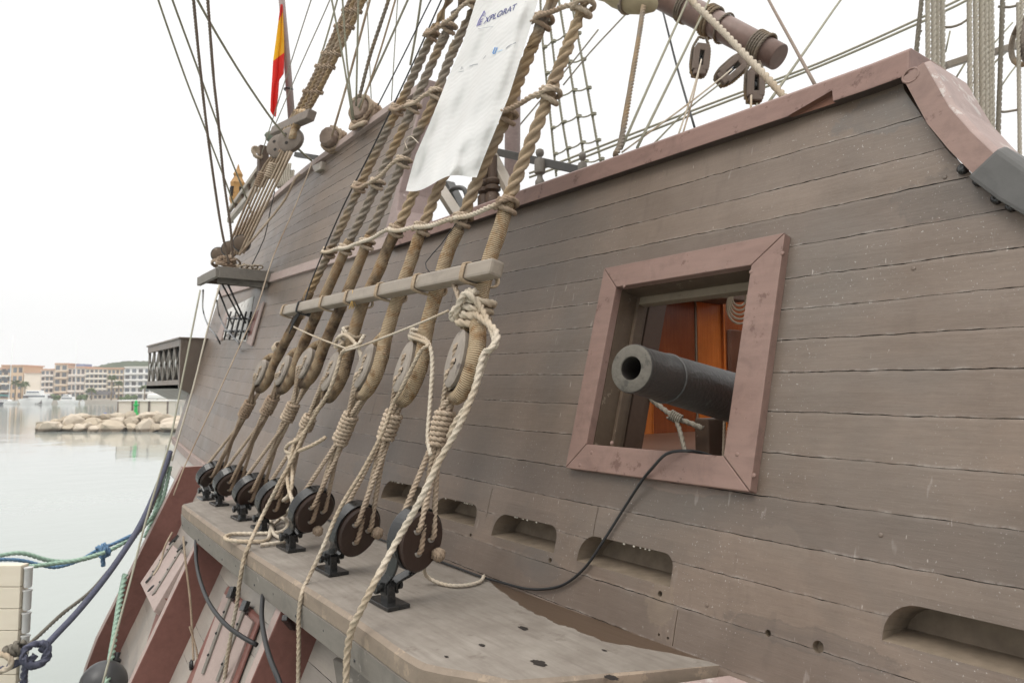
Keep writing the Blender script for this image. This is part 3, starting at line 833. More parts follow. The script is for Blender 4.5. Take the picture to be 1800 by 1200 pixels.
# black interior of the open lower port
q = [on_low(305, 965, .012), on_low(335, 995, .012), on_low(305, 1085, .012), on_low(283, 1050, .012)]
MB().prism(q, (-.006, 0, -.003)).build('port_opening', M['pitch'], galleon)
q = [on_low(393, 1042, .05), on_low(444, 1092, .05), on_low(392, 1225, .05), on_low(336, 1200, .05)]
lidB, LB, nB = lid(q)
q = [on_low(398, 1032, .03), on_low(456, 1090, .03), on_low(400, 1240, .03), on_low(325, 1205, .03)]
MB().prism(q, Vector((-.02, 0, -.01)) * -1).build('port_sill', M['darkred'], galleon, bevel=.004)
# iron brace under the channel
a = on_low(528, 1118, .03); b = on_low(487, 1235, .03)
MB().bar(a, b, .07, .03, (-1, 0, .4)).build('chain_brace', M['iron'], galleon, bevel=.004)
MB().bar(at_z(500, 1085, CH - .22), a, .03, .03).build('chain_brace', M['iron'], galleon, bevel=.004)
q = [on_low(585, 1158, .03), on_low(640, 1180, .03), on_low(690, 1260, .03), on_low(600, 1260, .03)]
MB().prism(q, (.02, 0, .01)).build('hull_plate', M['chband'], galleon, bevel=.004)
# ------------------------------------------------------------------ rope and tackle materials
M['tar'] = rope_mat('weathered_shroud_rope', (.175, .135, .102), (.31, .258, .205), (.36, .25, .14), .12)
M['tar2'] = rope_mat('golden_shroud_rope', (.42, .275, .135), (.53, .40, .25), (.28, .21, .15), .12)
M['serve'] = serving_mat('served_rope', (.50, .375, .240), (.61, .49, .345), (.11, .08, .06), .0098, .545)
M['serve2'] = serving_mat('stained_served_rope', (.42, .31, .20), (.53, .415, .285), (.085, .06, .045), .0098, .475)
M['lan'] = rope_mat('lanyard_rope', (.49, .375, .265), (.63, .51, .39), (.28, .20, .14), .15)
M['pale'] = rope_mat('pale_rope', (.63, .54, .425), (.72, .645, .535), (.45, .36, .26), .05)
M['pale2'] = rope_mat('bundle_rope_pale', (.68, .63, .53), (.76, .71, .61)); M['lan2'] = rope_mat('bundle_rope_dull', (.60, .55, .45), (.70, .65, .55))
M['grey'] = rope_mat('grey_rope', (.25, .22, .175), (.34, .31, .25))
M['green'] = rope_mat('greenish_rope', (.24, .235, .165), (.34, .33, .24))
M['brownline'] = rope_mat('brown_line', (.17, .11, .085), (.24, .17, .13))
M['lash'] = rope_mat('lashing_line', (.36, .25, .15), (.45, .33, .21))
M['heartwood'] = paint_mat('lower_heart_wood', (.038, .024, .019), (.062, .036, .027), .42, (.14, .10, .08), .68, (1, 1, .2), 40, .3)
M['greywood'] = paint_mat('grey_heart_wood', (.25, .212, .178), (.34, .298, .256), .7, (.12, .10, .09), .64, (1, 1, .15), 40, .4)
M['batten'] = paint_mat('batten_paint', (.255, .210, .165), (.325, .278, .228), .42, (.50, .44, .36), .70, (1, .1, 1), 26, .3)
M['hole'] = plain('worn_hole', (.03, .022, .018), .8)
M['holerim'] = plain('rubbed_pale_wood', (.30, .27, .24), .6)

MAST_TOP = Vector((4.05, .1, H + 9.0))
S_UP = {   # centre lines of the shrouds, photograph coordinates, top to the batten
 1: [(1030, 0), (967, 164), (930, 258), (895, 346), (878, 405), (862, 452), (848, 505)],
 2: [(970, 0), (951, 45), (909, 150), (891, 205), (846, 300), (818, 371), (806, 402), (786, 448), (767, 513)],
 3: [(920, 0), (850, 150), (775, 320), (755, 370), (737, 414), (722, 460), (700, 521)],
 4: [(876, 0), (800, 170), (727, 340), (703, 393), (684, 430), (666, 475), (637, 537)],
 5: [(838, 0), (800, 80), (757, 190), (722, 255), (700, 304), (675, 357), (650, 414), (621, 488), (596, 547)],
 6: [(812, 0), (780, 66), (752, 128), (721, 200), (682, 280), (640, 372), (615, 422), (580, 500), (552, 562)],
 7: [(788, 0), (766, 48), (740, 104), (706, 178), (660, 270), (632, 329), (610, 377), (577, 447), (545, 512), (519, 567)]}
SERVE_AT = {1: 3, 2: 6, 3: 4, 4: 3, 5: 6, 6: 6, 7: 8}            # index where the serving begins
NECK = {1: (836, 556), 2: (748, 572), 3: (676, 590), 4: (616, 600), 5: (573, 596), 6: (531, 608), 7: (494, 612)}
UP = {1: (816, 634), 2: (723, 648), 3: (652, 646), 4: (592, 655), 5: (545, 640), 6: (506, 652), 7: (466, 655)}
LOWC = {1: (730, 945), 2: (624, 927), 3: (548, 893), 4: (486, 875), 5: (443, 860), 6: (406, 843), 7: (374, 833)}
BASE = {1: (682, 1062), 2: (582, 1005), 3: (511, 965), 4: (462, 930), 5: (425, 912), 6: (385, 887), 7: (362, 877)}
KNOT = {1: (775, 752), 2: (685, 748), 3: (607, 753), 4: (541, 742), 5: (510, 724), 6: (474, 712), 7: (434, 718)}
MATS = {1: 'tar2', 2: 'tar', 3: 'tar2', 4: 'tar2', 5: 'tar', 6: 'tar', 7: 'tar'}
POS = {1: 'nearest the cannon', 2: 'second from the cannon', 3: 'third from the cannon', 4: 'fourth, midway along the row',
       5: 'third from the stern end', 6: 'next to last towards the stern', 7: 'farthest towards the stern'}
SHL = {1: 'golden thick shroud nearest the cannon, foot wrapped by a bulky pale knot', 2: 'grey brown shroud second from the cannon, running just right of the white banner',
       3: 'golden shroud emerging below the right half of the white banner', 4: 'golden shroud emerging below the left half of the white banner',
       5: 'grey twisted shroud running along the left edge of the white banner', 6: 'grey twisted shroud second left of the white banner',
       7: 'outermost left grey shroud of the seven, dark cord hitched at its batten end'}
def lerpz(a, b, t): return Vector(a).lerp(Vector(b), t)

def lower_deadeye(i):
    C = on_shroud(*LOWC[i]); Bp = at_z(BASE[i][0], BASE[i][1], CH)
    U = on_shroud(*KNOT[i])
    a = (U - C).normalized()
    n = Vector((.25, -1, 0)); n = (n - a * n.dot(a)).normalized()
    b = a.cross(n).normalized()
    if b.x > 0: b = -b                                  # b points outboard
    r = .137
    t = thing('deadeye', 'dark round deadeye in black iron strap, %s' % POS[i], 'deadeye', Bp, 'lower deadeyes along the channel')
    W = lambda x, y, z: C + b * x + a * y + n * z
    # wooden disc, slightly heart shaped towards the foot
    out = []
    for k in range(40):
        th = 2 * PI * k / 40; rr = r * (1.0 + .10 * max(0, -math.sin(th)) ** 4)
        out.append((math.cos(th) * rr * .97, math.sin(th) * rr))
    mb = MB(); P = []
    th_ = .052
    for (sc, z) in ((.93, -th_ - .004), (1.0, -th_ + .006), (.96, 0), (1.0, th_ - .006), (.93, th_ + .004)):
        P += [W(x * sc, y * sc, z) for x, y in out]
    N_ = 40
    F = [(j * N_ + k, j * N_ + (k + 1) % N_, (j + 1) * N_ + (k + 1) % N_, (j + 1) * N_ + k) for j in range(4) for k in range(N_)]
    F += [tuple(range(N_))[::-1], tuple(4 * N_ + k for k in range(N_))]
    mb.add(P, F)
    wood = mb.build('wooden_disc', M['heartwood'], t, True, angle=40)
    holes = [(.052, .048), (-.050, .020), (.012, -.052)]
    for (x, y) in holes:
        MB().lathe([(.021, 0), (.021, .0015), (.014, .002)], W(x, y, th_ + .003), n, 14).build('hole', M['hole'], wood)
        P = coil_pts(W(x + .002, y - .007, th_ + .004), n, .019, 0, .5, ph=0, n=18, u=b)
        P = [W(x, y - .003, th_ + .0035) + b * math.cos(q) * .0185 - a * math.sin(q) * .0185 for q in np.linspace(.2, PI - .2, 9)]
        MB().tube(P, .0065, 6).build('rubbed_lip', M['holerim'], wood, True)
    # iron strap round the rim
    mb = MB(); P = []
    th0, th1 = -PI * .42, PI * 1.42
    K = 40
    for k in range(K + 1):
        q = th0 + (th1 - th0) * k / K; c_, s_ = math.cos(q), math.sin(q)
        for (rr, z) in ((r + .001, -.034), (r + .013, -.034), (r + .013, .034), (r + .001, .034)):
            P.append(W(c_ * rr * .985, s_ * rr, z))
    F = [(4 * k + j, 4 * k + (j + 1) % 4, 4 * k + 4 + (j + 1) % 4, 4 * k + 4 + j) for k in range(K) for j in range(4)] + [(0, 1, 2, 3), tuple(4 * K + j for j in range(4))]
    mb.add(P, F); mb.build('iron_strap', M['iron'], t, bevel=.003)
    # legs of the strap curving down to the pin
    pin = Bp + Vector((.0, .0, .085))
    for sgn in (1, -1):
        q = th0 if sgn < 0 else th1
        A0 = W(math.cos(q) * (r + .007), math.sin(q) * (r + .007), 0)
        A0 = W(sgn * (r + .006) * .72, -(r + .006) * .69, 0)
        E1 = pin + Vector((-sgn * .030, 0, .015)); Mid = A0.lerp(E1, .5) + Vector((-sgn * -.012, 0, -.01))
        path = crom([W(sgn * (r + .006) * .97, -.02, 0), W(sgn * (r + .006) * .88, -.075, 0), A0, Mid, E1, pin + Vector((-sgn * .030, 0, -.03))], .015)
        mb = MB(); P = []
        for k, p in enumerate(path):
            d = (path[min(k + 1, len(path) - 1)] - path[max(k - 1, 0)]).normalized(); o = d.cross(n).normalized()
            wd = .030
            P += [p + o * .007 + n * wd, p + o * .007 - n * wd, p - o * .007 - n * wd, p - o * .007 + n * wd]
        kk = len(path)
        mb.add(P, [(4 * j + q_, 4 * j + (q_ + 1) % 4, 4 * j + 4 + (q_ + 1) % 4, 4 * j + 4 + q_) for j in range(kk - 1) for q_ in range(4)] + [(0, 1, 2, 3), tuple(4 * kk - 4 + q_ for q_ in range(4))])
        mb.build('strap_leg', M['iron'], t, bevel=.003)
    # lug, pin, nut and base plate on the channel
    lug = []
    for (yy, zz) in ((-.038, .018), (.038, .018), (.032, .09), (.018, .115), (-.018, .115), (-.032, .09)): lug.append(Bp + Vector((-.022, yy, zz)))
    MB().prism(lug, (.044, 0, 0)).build('lug', M['iron'], t, bevel=.005)
    MB().lathe([(.012, -.075), (.026, -.070), (.026, -.052), (.012, -.048), (.012, .05), (.022, .052), (.022, .068), (.010, .072)], pin, (1, 0, 0), 10).build('pin', M['iron'], t, True, angle=40)
    MB().box(Bp + Vector((0, 0, .011)), (.115, .225, .020)).build('base_plate', M['iron'], t, bevel=.004)
    return t, C, a, b, n, r, th_

LOWER = {i: lower_deadeye(i) for i in range(1, 8)}

def upper_heart(i):
    C = on_shroud(*UP[i]); Nk = on_shroud(*NECK[i])
    a = (Nk - C).normalized()
    n = Vector((-.97, .16, 0)); n = (n - a * n.dot(a)).normalized()
    b = a.cross(n).normalized()
    if b.y > 0: b = -b                                  # b towards the bow (picture right)
    return C, a, b, n
HEART = {i: upper_heart(i) for i in range(1, 8)}
SH = {}
for i in range(1, 8):
    C, a, b, n = HEART[i]
    W = lambda x, y, z=0: C + b * x + a * y + n * z
    px = S_UP[i]
    P3 = [on_shroud(*p) for p in px]
    t = thing('shroud', SHL[i], 'shroud', C, 'main shrouds set up to the channel')
    k = SERVE_AT[i]
    upper = [MAST_TOP.lerp(P3[0], .0), MAST_TOP.lerp(P3[0], .5)] + P3[:k + 1]
    near = [MAST_TOP.lerp(P3[0], .55)] + P3[:k + 1]
    mb = MB(); rope_mb(mb, near, .0355, .205, 18)
    mb.build('rope', M[MATS[i]], t, True)
    far = MB().tube([MAST_TOP, MAST_TOP.lerp(P3[0], .56)], .0335, 8); far.build('rope_head', M[MATS[i]], t, True)
    # served foot turned round the heart
    foot = P3[k:] + [on_shroud(*NECK[i])]
    loop = [W(.088, .125), W(.118, .03), W(.112, -.07), W(.075, -.150), W(.012, -.187), W(-.06, -.165), W(-.108, -.08), W(-.115, .03), W(-.08, .13), W(-.02, .215)]
    path = crom(foot[:-1] + [foot[-1].lerp(W(.05, .21), .6)] + loop, .012)
    L = sum((path[j + 1] - path[j]).length for j in range(len(path) - 1)); s_ = 0; rad = []
    lf = sum((foot[j + 1] - foot[j]).length for j in range(len(foot) - 1))
    for j, p in enumerate(path):
        if j: s_ += (p - path[j - 1]).length
        u = s_ - lf
        if u < 0: r_ = .0375 + .004 * smooth01((s_ / lf))
        else: r_ = .0425 - .006 * smooth01((u - .25) / .25) - .006 * smooth01((u - .55) / .2)
        r_ *= 1 + .02 * math.sin(s_ * 31 + i) + .018 * math.sin(s_ * 57 + 2 * i)
        rad.append(r_ * (1 if s_ > .01 else .9))
    MB().tube(path, rad, 16).build('serving', M['serve2'] if i in (4, 5, 6, 7) else M['serve'], t, True)
    # wooden heart
    out = []
    for q in range(36):
        th = 2 * PI * q / 36
        out.append((math.cos(th) * .092 * (1 - .10 * math.sin(th)), math.sin(th) * .148))
    P = []
    for (sc, z) in ((.90, -.060), (1.0, -.050), (.88, 0), (1.0, .050), (.90, .060)):
        P += [W(x * sc, y * sc, z) for x, y in out]
    F = [(j * 36 + q, j * 36 + (q + 1) % 36, (j + 1) * 36 + (q + 1) % 36, (j + 1) * 36 + q) for j in range(4) for q in range(36)] + [tuple(range(36))[::-1], tuple(144 + q for q in range(36))]
    h = top('heart_block', MB().add(P, F), M['greywood'], 'grey wooden heart block in a served eye, %s' % POS[i], 'heart block', 'upper heart blocks', True, angle=40)
    for (x, y) in ((.0, .055), (.028, -.02), (-.022, -.075)):
        MB().lathe([(.017, 0), (.016, .0015)], W(x, y, .0605), n, 12).build('hole', M['hole'], h)
    SH[i] = t

# ------------------------------------------------------------------ lanyards between the hearts
for i in range(1, 8):
    t_, Cl, al, bl, nl, r, th_ = LOWER[i]; C, a, b, n = HEART[i]
    K = on_shroud(*KNOT[i])
    ax = (C - Cl).normalized(); sd_ = ax.cross(Vector((-1, 0, 0))).normalized(); od = ax.cross(sd_).normalized()
    half = .105
    rr = .0155
    starts = [Cl + bl * .052 + al * .045 + nl * (th_ + .004), Cl - bl * .050 + al * .018 + nl * (th_ + .004), Cl + bl * .012 - al * .054 + nl * (th_ + .004),
              Cl + bl * .07 + al * .07 - nl * th_, Cl - bl * .06 + al * .07 - nl * th_]
    ends = [C + a * .055 + n * .062, C - a * .02 + b * .02 + n * .062, C - a * .075 - b * .02 + n * .062, C - a * .10 + b * .10 + n * .0, C + a * .02 + b * .05 - n * .06]
    lan = thing('lanyard', 'tan lanyard rove between hearts, its turns frapped midway, %s' % POS[i], 'lanyard', Cl, 'lanyards')
    for j in range(5):
        q = 2 * PI * j / 5 + .4 * i
        k0 = K - ax * half + (sd_ * math.cos(q) + od * math.sin(q)) * .022
        k1 = K + ax * half + (sd_ * math.cos(q + .8) + od * math.sin(q + .8)) * .022
        s0 = starts[j]
        pts = [s0]
        if j < 3: pts = [s0 - nl * .02, s0 + nl * .012 + al * .012]
        d = (k0 - s0)
        pts += [s0 + d * .35 + nl * (.006 if j < 3 else 0), k0, K, k1, k1.lerp(ends[j], .65), ends[j]]
        if j < 3: pts.append(ends[j] - n * .02)
        rope_mb(MB(), pts, rr, .075, 15).build('turn', M['lan'], lan, True)
    turns = {1: 7, 2: 6, 3: 8, 4: 4, 5: 6, 6: 7, 7: 7}[i]
    mb = MB(); rope_mb(mb, coil_pts(K, ax, .040, .0255, turns, ph=i, n=14, jit=.003), .0155, .075, 12)
    mb.build('frapping', M['lan'], lan, True)
    # knot on the face of the lower heart
    if i in (1, 2, 3):
        kc = Cl - bl * .098 - al * {1: .055, 2: -.005, 3: .078}[i] + nl * (th_ + .026)
        if i == 3: kc = Cl - bl * .05 - al * .115 + nl * (th_ + .03)
        mb = MB()
        for q in range(3):
            axq = Vector((math.cos(q * 2.1), math.sin(q * 2.1) * .6, .5 - .5 * q)).normalized()
            rope_mb(mb, coil_pts(kc, axq, .023, .014, 1.6, ph=q * 1.3, n=14), .0125, .07, 9)
        mb.ball(kc, .026, 10, 7)
        mb.build('end_knot', M['lan'], lan, True)

# ------------------------------------------------------------------ batten lashed across the shrouds
ba, bb_ = on_shroud(499, 548, -.075), on_shroud(874, 471, -.078)
upv = Vector((.254, 0, 1)).normalized()
bt = MB().bar(ba, bb_, .078, .082, upv)
top('batten', bt, M['batten'], 'long grey squared batten lashed across the seven served shrouds', 'batten', bevel=.014)
LASH = {1: (830, 468), 2: (744, 483), 3: (678, 496), 4: (622, 509), 5: (577, 520), 6: (534, 536), 7: (505, 546)}
bd = (bb_ - ba).normalized(); bn = bd.cross(upv).normalized()
if bn.x > 0: bn = -bn
for i in range(1, 8):
    r_ = ray(*LASH[i]); 
    p = on_shroud(LASH[i][0], LASH[i][1], -.075); tt = (p - ba).dot(bd); c = ba + bd * tt
    mb = MB()
    nt_ = 3 if i != 6 else 2
    for q in range(nt_):
        o = bd * ((q - 1) * .012)
        P = [c + o + bn * .046 + upv * .03, c + o + bn * .030 + upv * .047, c + o - bn * .05 + upv * .05 + bd * .02, c + o - bn * .13 + upv * .02 + bd * .045, c + o - bn * .13 - upv * .03 + bd * .045, c + o - bn * .04 - upv * .05 + bd * .02, c + o + bn * .032 - upv * .046, c + o + bn * .046 - upv * .03]
        P = P + P[:1]
        mb.tube(crom(P, .012), .0055, 6)
    mt = M['lash'] if i != 6 else M['black']
    top('lashing', mb, mt, ('thin tan lashing' if i != 6 else 'black cord lashing') + ' tying grey batten to the shroud %s' % POS[i], 'lashing', 'lashings on the batten', True)
# frayed yellow yarn hanging from the batten
mb = MB()
p = on_shroud(620, 510, -.12)
for q in range(6):
    d = Vector((random.uniform(-.02, .02), random.uniform(-.03, .03), -.10 - .03 * random.random()))
    mb.tube([p, p + Vector((0, 0, -.05)) + d * .1, p + d], .003, 5)
top('frayed_yarn', mb, plain('yellow_yarn', (.55, .36, .14), .9), 'frayed yellow yarn hanging from the middle of the grey batten', 'yarn', None, True)

# ------------------------------------------------------------------ ratlines with their hitches
def along(i, py):                                     # point of shroud i at photograph row py
    L = S_UP[i]
    for (x0, y0), (x1, y1) in zip(L, L[1:]):
        if y0 <= py <= y1: return (x0 + (x1 - x0) * (py - y0) / (y1 - y0), py)
    (x0, y0), (x1, y1) = L[0], L[1]
    return (x0 + (x1 - x0) * (py - y0) / (y1 - y0), py)
def hitch(parent, c, ax, R_, r, m_, ph):
    mb = MB()
    side_ = Vector((-1, -.4, 0))
    for q, tilt in ((-1, .25), (1, .25)):
        axq = (ax + ax.orthogonal() * .0 + Vector((.0, 1, .3)) * tilt * q).normalized()
        rope_mb(mb, coil_pts(c + ax * r * 1.15 * q, axq, R_, 0, 1.02, ph=ph, n=18), r, r * 7, 9)
    # the crossing part over the outboard face
    u = (side_ - ax * side_.dot(ax)).normalized(); w_ = ax.cross(u)
    rope_mb(mb, [c + u * R_ * .5 + w_ * R_ * .9 + ax * r * 2, c + u * (R_ + r * 1.2) + w_ * R_ * .2, c + u * R_ * .8 - w_ * R_ * .75 - ax * r * 2.2], r, r * 7, 9)
    return mb.build('hitch', m_, parent, True)
ROWS = [('lowest ratline, just above the grey batten', {7: 443, 6: 437, 5: 428, 4: 404, 3: 401, 2: 386, 1: 362}, .02, 'lan', 'pale'),
        ('ratline level with the lower corner of the white banner', {7: 328, 6: 322, 5: 284}, .035, 'lan', 'lan'),
        ('upper ratline reaching the left edge of the white banner', {7: 192, 6: 188, 5: 166}, .03, 'lan', 'lan'),
        ('topmost ratline left of the white banner', {7: 62, 6: 48, 5: 8}, .03, 'lan', 'lan'),
        ('short ratline between the two nearest shrouds, right of the banner', {2: 205, 1: 168}, .015, 'lan', 'lan'),
        ('topmost short ratline between the two nearest shrouds', {2: 38, 1: 14}, .008, 'lan', 'lan')]
for lab, hs, sg, mh, mr in ROWS:
    ids = sorted(hs, reverse=True)
    pts = {i: on_shroud(*along(i, hs[i])) for i in ids}
    t = thing('ratline', lab, 'ratline', pts[ids[0]], 'ratlines across the main shrouds')
    path = []
    for k, i in enumerate(ids):
        p = pts[i] + Vector((-.055, 0, 0))
        if k: path += [q + Vector((-.02, 0, 0)) for q in sag(path[-1], p, sg, 6)[1:-1]]
        path.append(p)
    rope_mb(MB(), path, .0150, .10, 12).build('rope', M[mr], t, True)
    for i in ids:
        d = (on_shroud(*along(i, hs[i] - 8)) - on_shroud(*along(i, hs[i] + 8))).normalized()
        hitch(t, pts[i], d, .049 if i != 1 or hs[i] < 300 else .050, .0150, M[mh], i)
# ends whipped with yarn near the banner
for (px, py, lab) in [((712, 242), (738, 250), 'loose pale yarn wound on a shroud at the banner\'s left edge')][:0]: pass
mb = MB(); p0 = on_shroud(716, 262, -.05); p1 = on_shroud(712, 248, -.06); p2 = on_shroud(722, 240, -.06); p3 = on_shroud(736, 252, -.05)
mb.tube(crom([p0, p1, p2, p3], .02), .003, 5)
top('yarn', mb, M['pale'], 'thin pale yarn loop on the shroud left of the white banner', 'yarn', None, True)

# ------------------------------------------------------------------ bulky pale hitch on the nearest shroud and the falls
C, a, b, n = HEART[1]
kc = on_shroud(838, 545)
t = thing('fall_rope', 'thick pale rope knotted on the nearest served shroud, hanging down over the channel edge', 'rope', kc)
mb = MB()
rope_mb(mb, coil_pts(kc + a * -.005, (a + b * .18).normalized(), .067, .040, 4.3, ph=1.0, n=20, jit=.005), .0215, .15, 12)
mb.build('hitch', M['pale'], t, True)
mb = MB(); rope_mb(mb, [kc - b * .05 + n * .075 - a * .07, kc + n * .10 - a * .01, kc + n * .095 + b * .05 + a * .05, kc + b * .085 + a * .0 + n * .02, kc + b * .09 - a * .08, kc + b * .05 - a * .12 - n * .03], .0195, .14, 12)
mb.build('hitch', M['pale'], t, True)
mb = MB(); rope_mb(mb, [kc - b * .06 + a * .02 + n * .04, on_shroud(806, 540, -.06), on_shroud(797, 545, -.075), on_shroud(793, 557, -.06), on_shroud(803, 562, -.05), on_shroud(818, 556, -.06)], .0165, .12, 12)
mb.build('loop', M['pale'], t, True)
mb = MB(); rope_mb(mb, [on_shroud(812, 545, -.05), on_shroud(808, 530, -.06), on_shroud(803, 512, -.07), on_shroud(797, 498, -.07), on_shroud(790, 489, -.07)], .0150, .11, 12)
mb.build('tail', M['lan'], t, True)
mb = MB(); rope_mb(mb, [kc + b * .07 + a * .02 + n * .02, on_shroud(868, 590, -.03), on_shroud(866, 610, -.05), on_shroud(852, 620, -.06), on_shroud(845, 640, -.07), on_shroud(832, 690, -.09), on_shroud(806, 750, -.12), on_shroud(772, 810, -.15), on_shroud(738, 880, -.19), on_shroud(700, 946, -.22),
             at_x(660, 1020, 1.36), at_x(634, 1072, 1.315), at_x(618, 1105, 1.30), at_x(610, 1150, 1.30), at_x(607, 1230, 1.30), at_x(600, 1330, 1.30)], .0168, .135, 12)
mb.build('fall', M['pale'], t, True)
mb = MB(); rope_mb(mb, [kc + b * .06 - a * .03 + n * .03, on_shroud(870, 580, -.03), on_shroud(871, 604, -.04), on_shroud(858, 618, -.04), on_shroud(846, 648, -.02), on_shroud(828, 700, -.01), on_shroud(800, 745, -.02), on_shroud(790, 770, -.02)], .0188, .135, 12)
mb.build('bight', M['pale'], t, True)
# second: thin line down from the hitch on the second shroud
kc = on_shroud(738, 590); C, a, b, n = HEART[2]
t = thing('fall_rope', 'pale rope hitched on the second served shroud, dropping beside the nearest lanyard', 'rope', kc)
mb = MB(); rope_mb(mb, coil_pts(kc, a, .054, .026, 2.4, ph=2.2, n=18, jit=.003), .0125, .09, 10); mb.build('hitch', M['pale'], t, True)
mb = MB(); rope_mb(mb, [kc + n * .06, on_shroud(748, 596, -.06), on_shroud(757, 612, -.06), on_shroud(760, 640, -.05), on_shroud(758, 680, -.05), on_shroud(755, 720, -.05), on_shroud(752, 768, -.05), on_shroud(757, 800, -.05)], .0125, .09, 10)
mb.build('fall', M['pale'], t, True)
mb = MB(); rope_mb(mb, [kc + n * .06 - a * .02, on_shroud(752, 604, -.07), on_shroud(740, 616, -.08), on_shroud(722, 650, -.08), on_shroud(702, 690, -.07), on_shroud(690, 712, -.06), on_shroud(672, 760, -.08), on_shroud(640, 822, -.11), on_shroud(598, 892, -.16), on_shroud(566, 965, -.20),
       at_x(541, 1018, 1.42), at_x(530, 1045, 1.372), at_x(525, 1085, 1.365), at_x(525, 1130, 1.365), at_x(524, 1200, 1.365), at_x(523, 1290, 1.365)], .0125, .09, 10)
mb.build('tail', M['pale'], t, True)
# third: tangle on the fourth shroud with rope flaked on the channel
C, a, b, n = HEART[4]; kc = on_shroud(617, 590)
t = thing('fall_rope', 'pale rope tangled on the fourth served shroud, flaked down on the channel', 'rope', kc)
mb = MB(); rope_mb(mb, coil_pts(kc, (a + b * .3).normalized(), .062, .034, 2.7, ph=.5, n=18, jit=.008), .0150, .11, 10); mb.build('hitch', M['pale'], t, True)
mb = MB(); rope_mb(mb, [on_shroud(640, 590, -.05), on_shroud(630, 605, -.09), on_shroud(612, 612, -.09), on_shroud(600, 622, -.08), on_shroud(592, 650, -.08), on_shroud(578, 688, -.08), on_shroud(556, 725, -.08), on_shroud(536, 760, -.08), on_shroud(515, 805, -.1), on_shroud(490, 850, -.14), on_shroud(462, 905, -.17),
      at_z(440, 953, CH + .05), at_x(430, 977, 1.385), at_x(425, 1000, 1.368), at_x(420, 1030, 1.365), at_x(416, 1062, 1.365), at_x(404, 1125, 1.365), at_x(392, 1210, 1.365), at_x(380, 1290, 1.365)], .0150, .11, 10)
mb.build('fall', M['pale'], t, True)
mb = MB(); rope_mb(mb, [on_shroud(604, 602, -.06), on_shroud(590, 610, -.07), on_shroud(592, 596, -.08), on_shroud(606, 588, -.08), on_shroud(622, 600, -.08), on_shroud(634, 622, -.06), on_shroud(634, 640, -.04)], .0145, .11, 10)
mb.build('loop', M['pale'], t, True)
mb = MB(); rope_mb(mb, [on_shroud(540, 752, -.07), on_shroud(524, 772, -.1), on_shroud(508, 780, -.1), on_shroud(502, 790, -.09), on_shroud(512, 796, -.08), on_shroud(540, 786, -.08), on_shroud(560, 776, -.05), on_shroud(572, 768, -.03)], .0145, .11, 10)
mb.build('loop', M['pale'], t, True)
mb = MB(); rope_mb(mb, [on_shroud(520, 770, -.09), on_shroud(512, 800, -.1), on_shroud(505, 832, -.1), on_shroud(508, 860, -.1), on_shroud(514, 885, -.09), at_z(500, 905, CH + .06), at_z(478, 925, CH + .02), at_z(470, 948, CH + .018), at_z(440, 951, CH + .018), at_z(405, 949, CH + .018), at_z(396, 944, CH + .018), at_z(410, 938, CH + .018), at_z(450, 937, CH + .018), at_z(490, 935, CH + .02), at_z(505, 925, CH + .04), at_z(500, 912, CH + .05), at_z(482, 905, CH + .05)], .0150, .11, 10)
mb.build('flake', M['pale'], t, True)
mb = MB(); rope_mb(mb, [on_shroud(508, 800, -.08), on_shroud(514, 830, -.08), on_shroud(509, 868, -.08), at_z(486, 888, CH + .12), at_z(476, 915, CH + .04), at_z(482, 938, CH + .02), at_z(500, 950, CH + .018), at_z(470, 956, CH + .018), at_z(458, 957, CH + .018)], .0150, .11, 10)
mb.build('flake', M['pale'], t, True)
# thin cord stretched between the knots
top('cord', rope_mb(MB(), [on_shroud(788, 546, -.07), on_shroud(730, 571, -.09), on_shroud(640, 606, -.10), on_shroud(608, 616, -.1)], .0075, .06, 8), M['pale'], 'thin pale cord stretched from the nearest big knot to the fourth shroud', 'cord', None, True)
top('cord', rope_mb(MB(), [on_shroud(514, 571, -.05), on_shroud(520, 576, -.07), on_shroud(560, 594, -.09), on_shroud(608, 612, -.09)], .0072, .06, 8), M['pale'], 'thin pale cord from the sternmost shroud to the tangle on the fourth', 'cord', None, True)
# small wrap on the sternmost shrouds
for (i, px, lab, mt, rr, tn) in [(7, (491, 613), 'pale rope wrapped three turns on the sternmost served shroud', 'pale', .012, 3.2), (6, (545, 545), 'black cord wound on the served shroud beside the batten\'s far end', 'black', .008, 4.5)]:
    C, a, b, n = HEART[i]; c = on_shroud(*px)
    mb = MB(); rope_mb(mb, coil_pts(c, a, .052, rr * 2.0, tn, n=16, jit=.003), rr, .09, 9)
    if mt == 'black':
        for q in range(3): mb.tube(crom([c + n * .05, c + n * .075 - a * .1 + b * (.02 * q - .02), c + n * .07 - a * (.2 + .03 * q) + b * (.02 * q - .02)], .03), .006, 6)
    top('wrapping', mb, M[mt], lab, 'rope', None, True)
# black line running up beside the sternmost shroud
top('halyard', line_mb(MB(), [on_shroud(530, 548, -.10), on_shroud(549, 490, -.07), on_shroud(600, 370, -.05), on_shroud(655, 260, -.04), on_shroud(722, 120, -.03), on_shroud(776, 0, -.03), on_shroud(840, -140, -.03)], .0062, 6, .1), M['black'], 'thin black line running up along the sternmost shroud', 'line', None, True)
# thin black wire crossing below the lowest ratline
top('wire', line_mb(MB(), [on_shroud(755, 478, -.06), on_shroud(748, 462, -.07), on_shroud(775, 430, -.05), on_shroud(800, 395, -.04), on_shroud(812, 385, -.03)], .003, 5, .1), M['black'], 'thin black wire hanging from the lowest ratline to the batten', 'wire', None, True)
